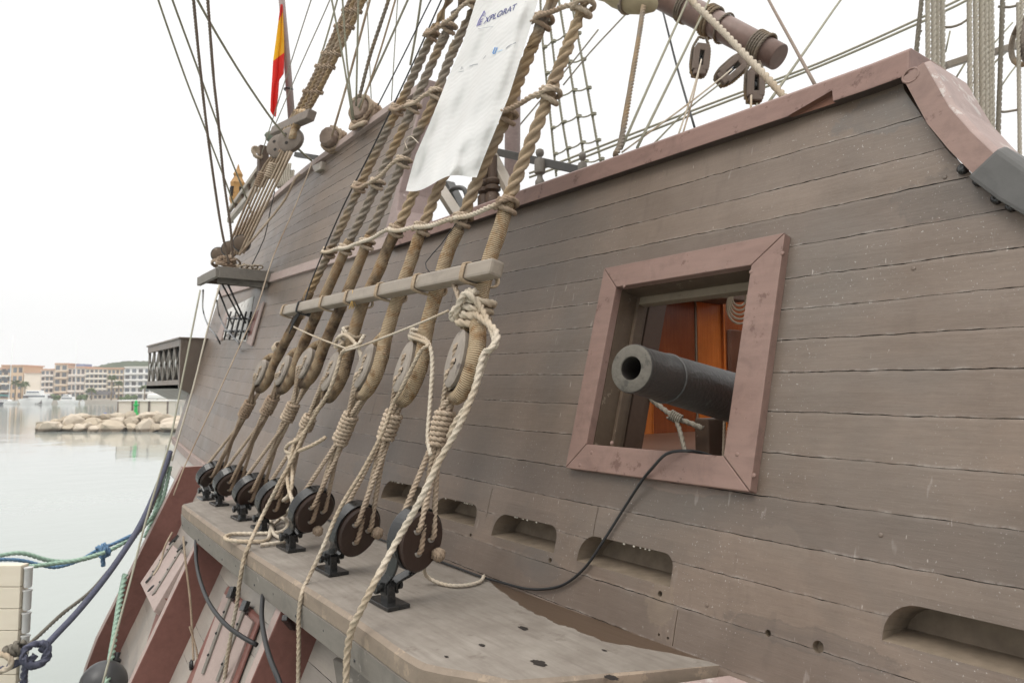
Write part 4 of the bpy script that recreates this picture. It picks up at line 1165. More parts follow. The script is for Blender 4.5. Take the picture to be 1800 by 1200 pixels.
# ------------------------------------------------------------------ cannon run out through the gunport
mz = at_d(1109, 647, 2.80); ib = at_x(1302, 703, 2.95)
ad = (ib - mz).normalized()
gun = thing('cannon', 'black iron cannon run out through the red framed gunport', 'cannon', mz)
L2 = (ib - mz).length
def rg(s): return .0985 + (.124 - .0985) * s / L2
prof = [(.050, .30), (.046, .10), (.046, .004), (.0475, -.001), (.088, -.002), (.095, .002), (.0985, .010), (.0985, .024), (.094, .028), (.0965, .040), (.0962, .055)]
for s in (.08, .12, .16, .20, .235): prof.append((rg(s) - .004, s))
prof += [(rg(.243) - .004, .243), (rg(.246) + .0012, .246), (rg(.252) + .0012, .252), (rg(.255) - .004, .255), (rg(.27) - .004, .27)]
for s in (.35, .5, .7, .9, 1.1): prof.append((rg(s) - .004, s))
prof += [(.155, 1.3), (.16, 1.6), (.17, 1.95), (.175, 2.0), (.16, 2.05), (.05, 2.1)]
body = MB().lathe([(r_, s) for r_, s in prof[5:]], mz, ad, 48, caps=(0, 1))
body.build('barrel', M['gun'], gun, True, angle=50)
ring_ = MB(); 
u_ = ad.orthogonal().normalized(); v_ = ad.cross(u_); P = []
for r_, s in [(.046, .30), (.046, .02), (.0465, .002), (.049, -.002), (.087, -.002), (.0955, .0025)]:
    P += [mz + ad * s + (u_ * math.cos(2 * PI * k / 48) + v_ * math.sin(2 * PI * k / 48)) * r_ for k in range(48)]
F = [(j * 48 + k, j * 48 + (k + 1) % 48, (j + 1) * 48 + (k + 1) % 48, (j + 1) * 48 + k) for j in range(5) for k in range(48)] + [tuple(range(48))]
ring_.add(P, F, [0] * 48 * 2 + [1] * 48 * 3 + [0])
ring_.build('muzzle', [M['pitch'], M['muzzle']], gun, True, angle=40)
# breeching tackle below the barrel
kx = on_hull(1187, 733, .42)
tk = thing('breeching_rope', 'grey twisted breeching rope with a whipped knot beneath the cannon', 'rope', kx)
rope_mb(MB(), [on_hull(1120, 680, .30), on_hull(1150, 706, .38), kx, on_hull(1212, 743, .46), on_hull(1236, 753, .50)], .0155, .10, 12).build('rope', M['grey'], tk, True)
rope_mb(MB(), [kx, on_hull(1196, 760, .42), on_hull(1209, 812, .40)], .0135, .09, 10).build('rope', M['grey'], tk, True)
axk = (on_hull(1200, 740, .44) - kx).normalized()
mb = MB(); rope_mb(mb, coil_pts(kx, axk, .024, .011, 6, n=12), .006, .05, 8); mb.build('whipping', M['grey'], tk, True)
top('tackle_fall', rope_mb(MB(), [on_hull(1274, 720, .5), on_hull(1273, 760, .5), on_hull(1271, 815, .5)], .009, .06, 9), M['lan'], 'thin upright rope below the cannon at the gunport\'s right edge', 'rope', None, True)
# white rope coil hung inside the port
mb = MB(); c0 = on_hull(1299, 504, .62)
for q in range(5):
    wd = .038 + .007 * q; dp = .035 + .010 * q
    P = [c0 + Vector((wd * .75 * math.cos(k) , -wd * .65 * math.cos(k), -.02 - dp * 1.2 - (dp * 1.2) * math.sin(k))) for k in np.linspace(-PI * .45, PI * 1.45, 14)]
    mb.tube(crom(P, .015), .006, 7)
top('rope_coil', mb, M['pale'], 'white rope coil hung inside the gunport\'s upper right corner', 'rope', None, True)
# black cable led out of the port and along the side
pts = [on_hull(1262, 806, .12), on_hull(1235, 796, .02), on_hull(1205, 792, -.06), on_hull(1172, 797, -.085), on_hull(1146, 823, -.075), on_hull(1128, 845, -.05), on_hull(1100, 888, -.025), on_hull(1062, 948, -.02), on_hull(1030, 995, -.02), on_hull(996, 1024, -.02), on_hull(965, 1034, -.02), on_hull(925, 1034, -.02), on_hull(885, 1024, -.02)]
for (px, py) in [(850, 1012), (800, 994), (760, 980), (715, 962), (660, 942), (600, 920), (555, 902)]:
    p = at_z(px, py, CH + .012); p.x = min(p.x, 2.205); pts.append(p)
top('cable', MB().tube(crom(pts, .03), .0068, 8), M['black'], 'black electric cable hanging out of the gunport and along the channel', 'cable', None, True)
# rope end from the nearest lower knot
pts = [at_z(748, 985, CH + .17), at_z(745, 1000, CH + .10), at_z(752, 1014, CH + .04), at_z(775, 1025, CH + .013), at_z(800, 1029, CH + .013), at_z(826, 1027, CH + .013), at_z(845, 1021, CH + .013), at_z(851, 1012, CH + .02)]
top('rope_end', rope_mb(MB(), pts, .0115, .08, 10), M['pale'], 'short pale rope end trailing on the channel behind the nearest deadeye', 'rope', None, True)

# ------------------------------------------------------------------ white banner with printed lettering
Lc = [(900, -330), (866, -110), (837, 0), (811, 84), (783, 147), (755, 217), (730, 273), (713, 333)]
Rc = [(1040, -330), (972, -110), (946, 0), (930, 56), (895, 168), (872, 225), (852, 272), (838, 306)]
def curve(L, t):
    q = t * (len(L) - 1); i = min(int(q), len(L) - 2); f = q - i
    return (L[i][0] + (L[i + 1][0] - L[i][0]) * f, L[i][1] + (L[i + 1][1] - L[i][1]) * f)
def ban(u, v, extra=0.0):
    a, b = curve(Lc, v), curve(Rc, v)
    sagy = 7 * math.sin(u * PI * 2.2 + .4) * v ** 6
    x, y = a[0] + (b[0] - a[0]) * u, a[1] + (b[1] - a[1]) * u + sagy
    w_ = .016 * math.sin(u * 9 + v * 3.0) + .011 * math.sin(u * 21 - v * 5) * (.3 + v) + .006 * math.sin(v * 31 + u * 9) * math.sin(u * 5 + 1) + .016 * math.sin(v * 9 - u * 4) + .014 * math.sin(u * 6.5 + v * 11) * v
    return on_shroud(x, y, -.085 - w_ - extra)
nu, nv = 40, 110
P = [ban(i / nu, j / nv) for j in range(nv + 1) for i in range(nu + 1)]
F = [(j * (nu + 1) + i, j * (nu + 1) + i + 1, (j + 1) * (nu + 1) + i + 1, (j + 1) * (nu + 1) + i) for j in range(nv) for i in range(nu)]
m, N, b_ = setup('banner_cloth', .75, .2)
f = N.noise(N.pos((1, 1, 1)), 3, 4); N.l(N.mix(f, (.78, .78, .77), (.86, .86, .85)), b_.inputs['Base Color'])
w_ = N.n('ShaderNodeTexWave', wave_type='BANDS', bands_direction='Z'); w_.inputs['Scale'].default_value = 26; w_.inputs['Distortion'].default_value = 4; w_.inputs['Detail'].default_value = 2
N.l(N.bump(N.math('ADD', w_.outputs['Fac'], N.math('MULTIPLY', N.noise(N.pos(), 14, 3), 2)), .25, .004), b_.inputs['Normal'])
tr = N.n('ShaderNodeBsdfTranslucent'); tr.inputs['Color'].default_value = (.8, .8, .78, 1)
ms = N.n('ShaderNodeMixShader'); ms.inputs[0].default_value = .35
N.l(b_.outputs[0], ms.inputs[1]); N.l(tr.outputs[0], ms.inputs[2])
o_ = [x for x in N.t.nodes if x.type == 'OUTPUT_MATERIAL'][0]; N.l(ms.outputs[0], o_.inputs[0])
banner = top('banner', MB().add(P, F), m, 'long white cloth banner with blue lettering hung across the shrouds', 'banner', None, True)
inkd = plain('navy_ink', (.035, .045, .19), .6); inkv = plain('violet_ink', (.16, .15, .38), .6); inkl = plain('sky_blue_ink', (.05, .25, .60), .6); inkg = plain('grey_ink', (.30, .31, .34), .7); inkp = plain('pale_blue_ink', (.52, .66, .80), .7)
def uv_of(px, py):                                    # banner coordinates of a photograph point
    best = None
    v = .0; u = .5
    for _ in range(40):
        a, b = curve(Lc, v), curve(Rc, v); yc = a[1] + (b[1] - a[1]) * u
        v = min(1, max(0, v + (py - yc) / 700)); a, b = curve(Lc, v), curve(Rc, v)
        u = (px - a[0]) / (b[0] - a[0])
    return u, v
def lettering(text, pts, mat_, name='lettering', shear=0, squash=1.0):
    """text fitted into the photograph quad pts = base left, base right, top right, top left"""
    cu = bpy.data.curves.new(name, 'FONT'); cu.body = text; cu.size = 1; cu.resolution_u = 3; cu.shear = shear; cu.offset = .012
    ob = bpy.data.objects.new(name, cu); COL.objects.link(ob); bpy.context.view_layer.update()
    me = bpy.data.meshes.new_from_object(ob.evaluated_get(bpy.context.evaluated_depsgraph_get()))
    bpy.data.objects.remove(ob)
    xs = [v.co.x for v in me.vertices]; ysv = [v.co.y for v in me.vertices]
    x0, x1, y0, y1 = min(xs), max(xs), min(ysv), max(ysv)
    vs = []
    for v in me.vertices:
        s = (v.co.x - x0) / (x1 - x0); t = (v.co.y - y0) / (y1 - y0)
        px = (pts[0][0] * (1 - s) + pts[1][0] * s) * (1 - t) + (pts[3][0] * (1 - s) + pts[2][0] * s) * t
        py = (pts[0][1] * (1 - s) + pts[1][1] * s) * (1 - t) + (pts[3][1] * (1 - s) + pts[2][1] * s) * t
        u, w2 = uv_of(px, py); vs.append(ban(u, w2, .003))
    fs = [tuple(p.vertices) for p in me.polygons]
    bpy.data.meshes.remove(me)
    return MB().add(vs, fs).build(name, mat_, banner)
lettering('XPLORAT', [(849, 43), (908, 16), (909, 6), (852, 32)], inkd, shear=.25)
lettering('E', [(840, 46), (848, 42), (850, 32), (843, 36)], inkv, shear=.25)
def stroke(pts, w, mat_, name='printed_mark'):
    P = []
    for i, (x, y) in enumerate(pts):
        a = pts[max(0, i - 1)]; b = pts[min(len(pts) - 1, i + 1)]; d = math.hypot(b[0] - a[0], b[1] - a[1]); nx, ny = -(b[1] - a[1]) / d * w / 2, (b[0] - a[0]) / d * w / 2
        for s in (1, -1):
            u, v = uv_of(x + nx * s, y + ny * s); P.append(ban(u, v, .003))
    MB().add(P, [(2 * i, 2 * i + 1, 2 * i + 3, 2 * i + 2) for i in range(len(pts) - 1)]).build(name, mat_, banner)
stroke([(838, 47), (842, 36), (848, 26), (851, 20)], 1.6, inkv)
stroke([(851, 19), (853, 25), (849, 28), (854, 29)], 1.2, inkv)
stroke([(840, 51), (866, 47)], .8, inkg); stroke([(874, 28), (925, 3)], .7, inkg)
stroke([(866, 94), (870, 84), (874, 84), (870, 94), (866, 94.5)], 1.6, inkl)
stroke([(874, 91), (883, 88)], 1.6, inkp)
stroke([(889, 86), (893, 82), (896, 80), (907, 75)], 1.3, inkg)
stroke([(825, 117), (832, 114), (840, 113)], 1.1, inkg); stroke([(810, 123), (812, 117), (814, 122)], 1.0, inkg); stroke([(806, 127), (815, 125)], .8, inkg)
stroke([(849, 104), (854, 98)], .7, inkg)
# ------------------------------------------------------------------ small aft channel (platform) and what hangs on it
YP = 9.1
pA = at_y(481, 477, YP); pB = at_y(384, 475, YP); zt = pA.z
xo = pB.x
plat = MB()
mb = MB().box(((xo + 3.1) / 2, YP + .45, zt - .03), (3.1 - xo, .9, .06))
mb.build('aft_channel', M['chband'], galleon, bevel=.01)
MB().box(((xo + 2.95) / 2, YP - .012, zt - .09), (2.95 - xo, .05, .11)).build('aft_channel_face', M['chband'], galleon, bevel=.006)
MB().box((xo - .012, YP + .45, zt - .085), (.05, .93, .11)).build('aft_channel_face', M['chband'], galleon, bevel=.006)
for k in range(3): MB().box(((xo + 3.0) / 2, YP + .2 + .25 * k, zt - .09), (2.95 - xo, .06, .07)).build('aft_channel_beam', M['beam'], galleon)
q0 = on_hull(455, 500, -.01)
MB().bar(Vector((xo + .04, YP + .2, zt - .15)), on_hull(470, 502, -.02), .05, .06).build('aft_channel_bracket', M['chband'], galleon)
# whitened patch, barred port and red shutter below it
M['white'] = paint_mat('white_hull_patch', (.62, .60, .57), (.70, .68, .65), .6, (.33, .29, .26), .6)
def hullquad(pts, o, name, mat_, th=.02, par=galleon):
    q = [on_hull(px, py, -o) for px, py in pts]
    return MB().prism(q, (th, 0, 0)).build(name, mat_, par, bevel=.002)
hullquad([(378, 598), (398, 545), (398, 560), (388, 598)], .02, 'port_frame', M['pinkedge'])
hullquad([(383, 592), (398, 545), (446, 520), (432, 600)], .006, 'white_patch', M['white'])
hullquad([(432, 602), (451, 537), (463, 530), (441, 608)], .03, 'port_frame', M['pinkedge'])
hullquad([(435, 591), (449, 547), (454, 545), (441, 588)], .036, 'shutter', M['darkred'])
hullquad([(386, 586), (395, 556), (399, 556), (391, 586)], .012, 'shutter', M['darkred'])
for k in range(5):
    x = 394 + k * 9
    MB().tube([on_hull(x, 597, -.06), on_hull(x + 12, 548, -.06)], .014, 6).build('iron_bar', M['iron'], galleon, True)
    for j in (.3, .75): MB().tube([on_hull(x + 12 * j - 3, 597 - 49 * j - 1, -.065), on_hull(x + 12 * j + 3, 597 - 49 * j, -.065)], .018, 6).build('bar_collar', M['iron'], galleon, True)
for (a, b) in [((391, 500), (424, 562)), ((400, 498), (432, 568)), ((383, 508), (408, 570))]:
    MB().tube([at_y(a[0], a[1], YP + .3), on_hull(b[0], b[1], -.05)], .013, 6).build('chain_rod', M['iron'], galleon, True)
for pts in ([(357, 510), (357, 545), (366, 572), (380, 590), (387, 604)], [(381, 528), (385, 552), (395, 575), (410, 592), (421, 605), (418, 615)]):
    MB().tube(crom([at_y(pts[0][0], pts[0][1], YP + .5)] + [on_hull(x, y, -.12) if i < len(pts) - 2 else on_hull(x, y, -.03) for i, (x, y) in enumerate(pts[1:])], .08), .012, 6).build('chain_rod', M['iron'], galleon, True)
# ------------------------------------------------------------------ quarter gallery with lattice
g0 = on_hull(362, 607).y; gx = at_y(316, 640, g0).x; g1 = at_x(259, 640, gx).y
zt0 = at_x(316, 605, gx).z; zb0 = at_x(316, 690, gx).z; zt1 = at_x(259, 601, gx).z; zb1 = at_x(259, 677, gx).z
zT, zB = (zt0 + zt1) / 2, (zb0 + zb1) / 2
hq = on_hull(362, 607).x; hb = on_hull(326, 698)
MB().prism([(gx, g0, zT), (hq + .1, g0, zT), (hq - .02, g0, zB - .16), (gx + .12, g0, zB - .06), (gx, g0, zB)], (0, .08, 0)).build('gallery_end', M['hull'], galleon, bevel=.01)
MB().prism([(gx - .03, g0 - .02, zT - .01), (gx - .03, g1, zT - .01), (hq + .2, g1, zT - .01), (hq + .1, g0 - .02, zT - .01)], (0, 0, .03)).build('gallery_cap', M['hull'], galleon, bevel=.01)
MB().prism([(gx, g0 + .08, zB), (hq, g0 + .08, zB - .2), (hq, g1, zB - .2), (gx, g1, zB)], (0, 0, .06)).build('gallery_sole', M['hull'], galleon)
MB().box((gx + .03, (g0 + g1) / 2 + .04, zT - .06), (.06, g1 - g0 - .08, .12)).build('gallery_rail', M['hull'], galleon)
MB().box((gx + .03, (g0 + g1) / 2 + .04, zB + .07), (.06, g1 - g0 - .08, .14)).build('gallery_rail', M['hull'], galleon)
MB().box((gx + .18, (g0 + g1) / 2, (zT + zB) / 2), (.04, g1 - g0 - .2, zT - zB)).build('gallery_back', M['pitch'], galleon)
nb = 6; M['oval'] = plain('pale_ovals', (.5, .5, .48), .6)
for k in range(nb):
    y0 = g0 + .10 + (g1 - g0 - .12) * k / nb; y1 = g0 + .10 + (g1 - g0 - .12) * (k + 1) / nb; ym = (y0 + y1) / 2
    a, b = zB + .14, zT - .12
    MB().bar((gx + .035, y1, a), (gx + .035, y1, b), .07, .035, (1, 0, 0)).build('gallery_baluster', M['chband'], galleon)
    mb = MB(); mb.bar((gx + .02, y0, a), (gx + .02, ym, (a + b) / 2), .03, .02, (1, 0, 0)); mb.bar((gx + .02, ym, (a + b) / 2), (gx + .02, y1, b), .03, .02, (1, 0, 0))
    mb.bar((gx + .03, y0, b), (gx + .03, ym, (a + b) / 2), .03, .02, (1, 0, 0)); mb.bar((gx + .03, ym, (a + b) / 2), (gx + .03, y1, a), .03, .02, (1, 0, 0))
    lt = mb.build('gallery_lattice', M['chband'], galleon)
    MB().ball((gx + .005, ym, (a + b) / 2), .06, 10, 6, (.25, .62, 1.15)).build('oval_boss', M['oval'], lt, True)
M['mheart'] = paint_mat('mizzen_heart_wood', (.15, .12, .098), (.21, .172, .142), .65, (.10, .08, .06), .62)
# ------------------------------------------------------------------ mizzen shrouds: upper ropes, hearts, long lanyards to the aft channel
def sp(px, py, o=-.42): return on_hull(px, py, o) if py > 330 else None
MZ0 = at_y(640, 0, 8.1); 
def mz(px, py):                                       # points on the mizzen shroud line, from the aft channel up to the top
    # a plane through the aft channel and leaning inboard
    r = ray(px, py); c0 = pB.x + .22
    # x = c0 + .27 (z - zt) + .02 (y - YP)
    c = c0 + .27 * (H - zt) - .02 * YP
    s = c / (r[0] - .27 * r[2] - .02 * r[1]); p = r * s; p[2] += H; return V(p)
mlabels = ['leftmost rope of the bundled mizzen shrouds beyond the red flag', 'second rope of the bundled mizzen shrouds', 'third rope of the bundled mizzen shrouds', 'rightmost rope of the bundled mizzen shrouds']
for k in range(4):
    d = k * 8 - 12
    t = thing('mizzen_shroud', mlabels[k], 'shroud', mz(560 + d, 130), 'mizzen shrouds')
    P = [mz(668 + d * .9, -80), mz(628 + d * .95, 0), mz(585 + d * .9, 90), mz(545 + d * .85, 170), mz(525 + d * .6, 205)]
    rope_mb(MB(), P, .034, .2, 9).build('rope', M['tar'] if k % 2 else M['lan'], t, True)
    P = [mz(530 + d * .6, 197), mz(515 + d * .5, 222), mz(506 + d * .7, 244)]
    MB().tube(crom(P, .04), .05, 10).build('serving', M['serve'], t, True)
    for (yy) in (20, 48, 95, 118, 162):
        x = 628 + d * .95 - (yy / 170) * 82
        mb = MB(); ax = (mz(x, yy) - mz(x - 5, yy + 10)).normalized(); rope_mb(mb, coil_pts(mz(x, yy), ax, .04, .02, 2, n=10), .014, .1, 6)
        mb.build('seizing', M['lan'], t, True)
t = MB().bar(mz(482, 232), mz(548, 202), .10, .12, (.25, 0, 1)); top('mizzen_batten', t, M['mheart'], 'short grey batten lashed across the mizzen shrouds below the flag', 'batten', bevel=.015)
for k, (px, py, lab) in enumerate([(511, 246, 'round grey mizzen heart block with three holes, right of a pair'), (491, 258, 'grey mizzen heart block partly behind its neighbour')]):
    c = mz(px, py); mb = MB(); ax = Vector((-.75, -.6, .2)).normalized()
    mb.lathe([(.13, -.05), (.165, -.03), (.165, .03), (.13, .05)], c, ax, 22)
    o = top('mizzen_heart', mb, M['mheart'], lab, 'heart block', 'mizzen heart blocks', True, angle=40)
    u = ax.orthogonal().normalized(); v = ax.cross(u)
    for q in range(3): MB().lathe([(.022, 0), (.022, .002)], c + ax * .052 + (u * math.cos(q * 2.1 + 1) + v * math.sin(q * 2.1 + 1)) * .07, ax, 10).build('hole', M['pitch'], o)
for k in range(7):
    d = (k - 3) * 6.2
    t = thing('mizzen_lanyard', 'long thin lanyard of the mizzen shrouds, number of strands in front of the aft bulwark', 'lanyard', mz(450 + d, 360), 'mizzen lanyards')
    a = mz(497 + d * .75, 262 + abs(d) * .2); b = mz(472 + d, 312); c = mz(410 + d * .9, 448 - d * .2)
    MB().tube(crom([a, b, c], .2), .014, 6).build('strand', M['lan'], t, True)
    MB().tube(crom([a + Vector((.03, .02, 0)), b + Vector((.02, .03, .02)), c + Vector((.02, .04, 0))], .2), .012, 6).build('strand', M['lash'], t, True)
    t['label'] = 'one of the thin parallel mizzen lanyards descending to the small aft channel'
for (px, py, lab) in [(478, 300, 'tight cord winding around the right mizzen lanyards'), (459, 316, 'tight cord winding around the left mizzen lanyards')]:
    mb = MB(); ax = (mz(px, py) - mz(px - 12, py + 30)).normalized(); rope_mb(mb, coil_pts(mz(px, py), ax, .055, .028, 7, n=12), .015, .1, 7)
    top('lanyard_winding', mb, M['lan'], lab, 'rope', 'mizzen lanyard windings', True)
# lower hearts on the aft channel, dark
for k, (px, py, lab) in enumerate([(425, 428, 'dark aft deadeye nearest the bulwark'), (404, 438, 'dark aft deadeye in the middle of its group'), (385, 448, 'dark aft deadeye farthest left, over the platform edge')]):
    c = mz(px, py); ax = Vector((-.3, -.95, .05)).normalized()
    o = top('aft_deadeye', MB().lathe([(.07, -.04), (.10, -.025), (.10, .025), (.07, .04)], c, ax, 18), M['frame_in'], lab, 'deadeye', 'aft deadeyes', True, angle=40)
    MB().lathe([(.102, -.02), (.112, -.02), (.112, .02), (.102, .02)], c, ax, 18).build('strap', M['iron'], o, True, angle=40)
mb = MB()
for k in range(9):
    c = at_y(398 + random.uniform(-14, 14), 463 + random.uniform(-6, 4), YP + random.uniform(.1, .5))
    rope_mb(mb, coil_pts(c, Vector((random.uniform(-.5, .5), random.uniform(-.5, .5), 1)), random.uniform(.06, .12), .02, 1.6, n=10), .016, .1, 6)
top('rope_heap', mb, M['lan'], 'heap of coiled rope lying on the small aft channel', 'rope', None, True)
mb = MB()
for k in range(4):
    c = at_y(425 + k * 9, 470, YP + .15 + .1 * k); rope_mb(mb, coil_pts(c, Vector((random.uniform(-.3, .3), .3, 1)), .07, .02, 1.5, n=10), .013, .1, 6)
top('rope_heap', mb, M['pale'], 'thin pale rope scattered on the inner end of the aft channel', 'rope', None, True)
# ------------------------------------------------------------------ timberheads on the aft rail with belayed rope
M['tpost'] = paint_mat('timberhead_wood', (.20, .145, .11), (.27, .205, .165), .6, (.12, .08, .06), .6)
def timberhead(px, py, lab, turns, rr):
    c = on_hull(px, py, -.02); ax = Vector((-.80, -.42, .10)).normalized()
    t = thing('timberhead', lab, 'bollard', c)
    MB().lathe([(.085, -.5), (.095, -.02), (.08, 0.0), (.115, .09), (.12, .17), (.10, .20)], c, ax, 10).build('post', M['tpost'], t, bevel=.01)
    mb = MB(); rope_mb(mb, coil_pts(c + ax * .05, ax, .140, rr * 1.8, turns, n=18, jit=.012), rr, .14, 8)
    mb.build('belayed_rope', M['lan'], t, True)
    return c, ax
c, ax = timberhead(648, 203, 'wooden timberhead heaped with many turns of belayed rope on the aft rail', 5.5, .026)
mb = MB()
for q in range(5):
    mb.tube(crom([on_hull(640 + q, 215, -.12), on_hull(628 - q * 2, 220 + q, -.16), on_hull(616 + q * 2, 226, -.12), on_hull(622 + q * 3, 210, -.08)], .06), .022, 7)
top('rope_coil', mb, M['lan'], 'slack rope bight hanging left of the rope-heaped timberhead', 'rope', None, True)
timberhead(592, 250, 'smaller wooden timberhead with two turns of rope on the aft rail', 2.4, .028)
# rail step further aft
MB().prism([on_hull(548, 292, -.06), on_hull(565, 283, -.06), on_hull(563, 297, -.06), on_hull(553, 303, -.06)], (.2, 0, 0)).build('rail_step', M['channel'], galleon, bevel=.01)
# ------------------------------------------------------------------ ensign staff and flag, stern lantern
YF = 14.0
st = MB().tube([at_y(514, 225, YF), at_y(505, 110, YF), at_y(490, -60, YF)], [.075, .07, .06], 10)
sto = top('flagstaff', st, M['mauve'], 'slender mauve flagstaff raked aft at the stern', 'flagstaff', None, True)
MB().tube(coil_pts(at_y(507, 157, YF), (0, -.1, 1), .08, .03, 1.2, n=10), .02, 6).build('staff_band', M['iron'], sto, True)
Lf = [(493, 8), (490, 32), (485, 70), (480, 107), (478, 140), (476, 170), (475, 195), (480, 204)]
Rf = [(497, 8), (498, 32), (499.5, 70), (499.5, 92), (499, 130), (491, 141), (489, 170), (485, 206)]
mb = MB(); nuf, nvf = 16, 44; P = []
for j in range(nvf + 1):
    a, b = curve(Lf, j / nvf), curve(Rf, j / nvf)
    for i in range(nuf + 1):
        u = i / nuf
        P.append(at_y(a[0] + (b[0] - a[0]) * u, a[1] + (b[1] - a[1]) * u, YF - .15 - .13 * math.sin(u * 9 + j * .06) - .05 * math.sin(u * 17 + j * .2)))
F = []; mi = []
for j in range(nvf):
    for i in range(nuf):
        F.append((j * (nuf + 1) + i, j * (nuf + 1) + i + 1, (j + 1) * (nuf + 1) + i + 1, (j + 1) * (nuf + 1) + i))
        a, b = curve(Lf, j / nvf), curve(Rf, j / nvf); yy = a[1] + (b[1] - a[1]) * i / nuf + (i / nuf) * 16
        mi.append(0 if yy < 34 or yy > 106 else 1)
mb.add(P, F, mi)
def cloth(name, c):
    m, N, b = setup(name, .8, .1); b.inputs['Base Color'].default_value = c + (1,)
    tr = N.n('ShaderNodeBsdfTranslucent'); tr.inputs['Color'].default_value = c + (1,); ms = N.n('ShaderNodeMixShader'); ms.inputs[0].default_value = .45
    N.l(b.outputs[0], ms.inputs[1]); N.l(tr.outputs[0], ms.inputs[2]); N.l(ms.outputs[0], [x for x in N.t.nodes if x.type == 'OUTPUT_MATERIAL'][0].inputs[0]); return m
top('flag', mb, [cloth('flag_red', (.75, .045, .035)), cloth('flag_yellow', (.85, .50, .03))], 'red and yellow flag hanging limp from the stern flagstaff', 'flag', None, True)
c = at_y(418, 330, 13.6); t = thing('stern_lantern', 'ornate gilded stern lantern beyond the aft bulwark', 'lantern', c)
gold = paint_mat('gilded_wood', (.36, .19, .06), (.46, .26, .09), .5, (.2, .1, .03), .6)
MB().lathe([(.04, -.4), (.12, -.34), (.15, -.24), (.13, .0), (.14, .08), (.075, .2), (.09, .25), (.03, .36), (.01, .44)], c, (0, 0, 1), 8).build('body', gold, t)
for q in range(4): MB().box(c + Vector((.10 * math.cos(q * 1.57 + .4), .10 * math.sin(q * 1.57 + .4), -.10)), (.10, .10, .18)).build('pane', M['pitch'], t)
# stern rails and the covered bundle behind the mizzen hearts
for (a, b, w_) in [((402, 372), (462, 285), .06), ((408, 380), (466, 292), .05), ((403, 388), (450, 330), .08)]:
    MB().bar(at_y(a[0], a[1], 13.2), at_y(b[0], b[1], 12.0), w_, w_).build('stern_rail', M['channel'], galleon)
for k in range(6):
    f_ = k / 5; MB().bar(at_y(403 + 58 * f_, 376 - 86 * f_, 13.2 - 1.2 * f_), at_y(408 + 56 * f_, 392 - 84 * f_, 13.2 - 1.2 * f_), .05, .05, (1, 0, 0)).build('stern_baluster', M['beam'], galleon)
MB().box(at_y(462, 288, 12.0), (.16, .16, .6)).build('stern_post', M['beam'], galleon, bevel=.02)
mb = MB(); mb.ball(at_y(489, 243, 11.8), .17, 16, 11, (1.3, .8, .75), 0, .10)
top('canvas_bundle', mb, plain('green_canvas', (.17, .19, .15), .85, .1, .4, 9), 'grey green canvas bundle stowed behind the mizzen heart blocks', 'canvas', None, True)
mb = MB()
for k in range(6): rope_mb(mb, coil_pts(at_y(452 + k * .5, 268 + k, 11.9), Vector((.3, -1, .2 + .1 * k)), .10 - .008 * k, .02, 1.3, n=10), .018, .1, 6)
top('rope_coil', mb, M['lan'], 'small rope coil on the stern post beyond the aft bulwark', 'rope', None, True)
mb = MB()
for k in range(7):
    x = 486 + k * 4; mb.tube(crom([at_y(x, 288, 10.6), at_y(x - 2, 310, 10.5), at_y(x + 3, 330, 10.4), at_y(x + 6, 300, 10.6)], .1), .02, 6)
top('rope_coil', mb, M['grey'], 'dark rope coils hanging inside the aft rail behind the mizzen lanyards', 'rope', None, True)
top('aft_rail', MB().bar(at_y(520, 272, 10.6), at_y(560, 278, 10.2), .07, .07), M['lead'], 'dark rail stub behind the crossing line on the aft rail', 'rail')
# ------------------------------------------------------------------ mizzen mast, rail balusters and thin running rigging
p = at_y(897, 345, 7.2)
mast = MB().tube([Vector((p.x, p.y, H - .4)), Vector((p.x + .02, p.y - .03, H + 4)), Vector((p.x + .06, p.y - .1, H + 14))], [.105, .10, .085], 20)
top('mast', mast, M['mauve'], 'mauve mast standing behind the white banner', 'mast', None, True)
for k in range(2): pass
MX = 4.1                                              # inboard rail beyond the bulwark
b0, b1 = at_x(872, 267, MX), at_x(1012, 298, MX)
bl = thing('balustrade', 'dark inboard rail on turned posts behind the two nearest shrouds', 'railing', at_x(948, 300, MX))
MB().bar(b0 + (b0 - b1) * .6, b1 + (b1 - b0) * .25, .07, .075).build('hand_rail', M['lead'], bl, bevel=.006)
def turned(px, py, name, s=1.0):
    c = at_x(px, py, MX - .06); u = s
    MB().lathe([(.028 * u, -.55), (.028 * u, -.2), (.045 * u, -.17), (.045 * u, -.13), (.028 * u, -.10), (.024 * u, -.07), (.05 * u, -.05), (.052 * u, .05), (.045 * u, .08), (.02 * u, .09), (.018 * u, .10), (.034 * u, .115), (.040 * u, .14), (.034 * u, .165), (.012 * u, .178)], c, (0, 0, 1), 14).build(name, M['chband'], bl, True, angle=45)
turned(949, 295, 'turned_post'); turned(1024, 303, 'turned_post', .8)
for (px, py) in ((852, 342), (866, 338)):
    c = at_x(px, py, MX - .2); MB().lathe([(.07, -.5), (.07, -.02), (.05, 0), (.08, .02), (.08, .05), (.055, .07), (.075, .09), (.075, .12), (.045, .14), (.045, .36)], c, (0, 0, 1), 14).build('turned_post', M['beam'], bl, True, angle=45)
MB().bar(at_x(858, 262, MX - .1), at_x(905, 352, MX - .1), .13, .06).build('brace', M['channel'], bl, bevel=.005)
MB().bar(at_x(765, 318, 4.3), at_x(805, 380, 4.3), .16, .06).build('brace', M['channel'], bl, bevel=.005)
MB().bar(at_x(790, 322, 4.6), at_x(815, 372, 4.6), .12, .06).build('brace', M['lead'], bl, bevel=.005)
mb = MB().tube(crom([at_x(790, 336, 4.5), at_x(802, 330, 4.5), at_x(816, 333, 4.5), at_x(822, 350, 4.5)], .05), .03, 8)
mb.build('curved_rail', M['lead'], bl, True)

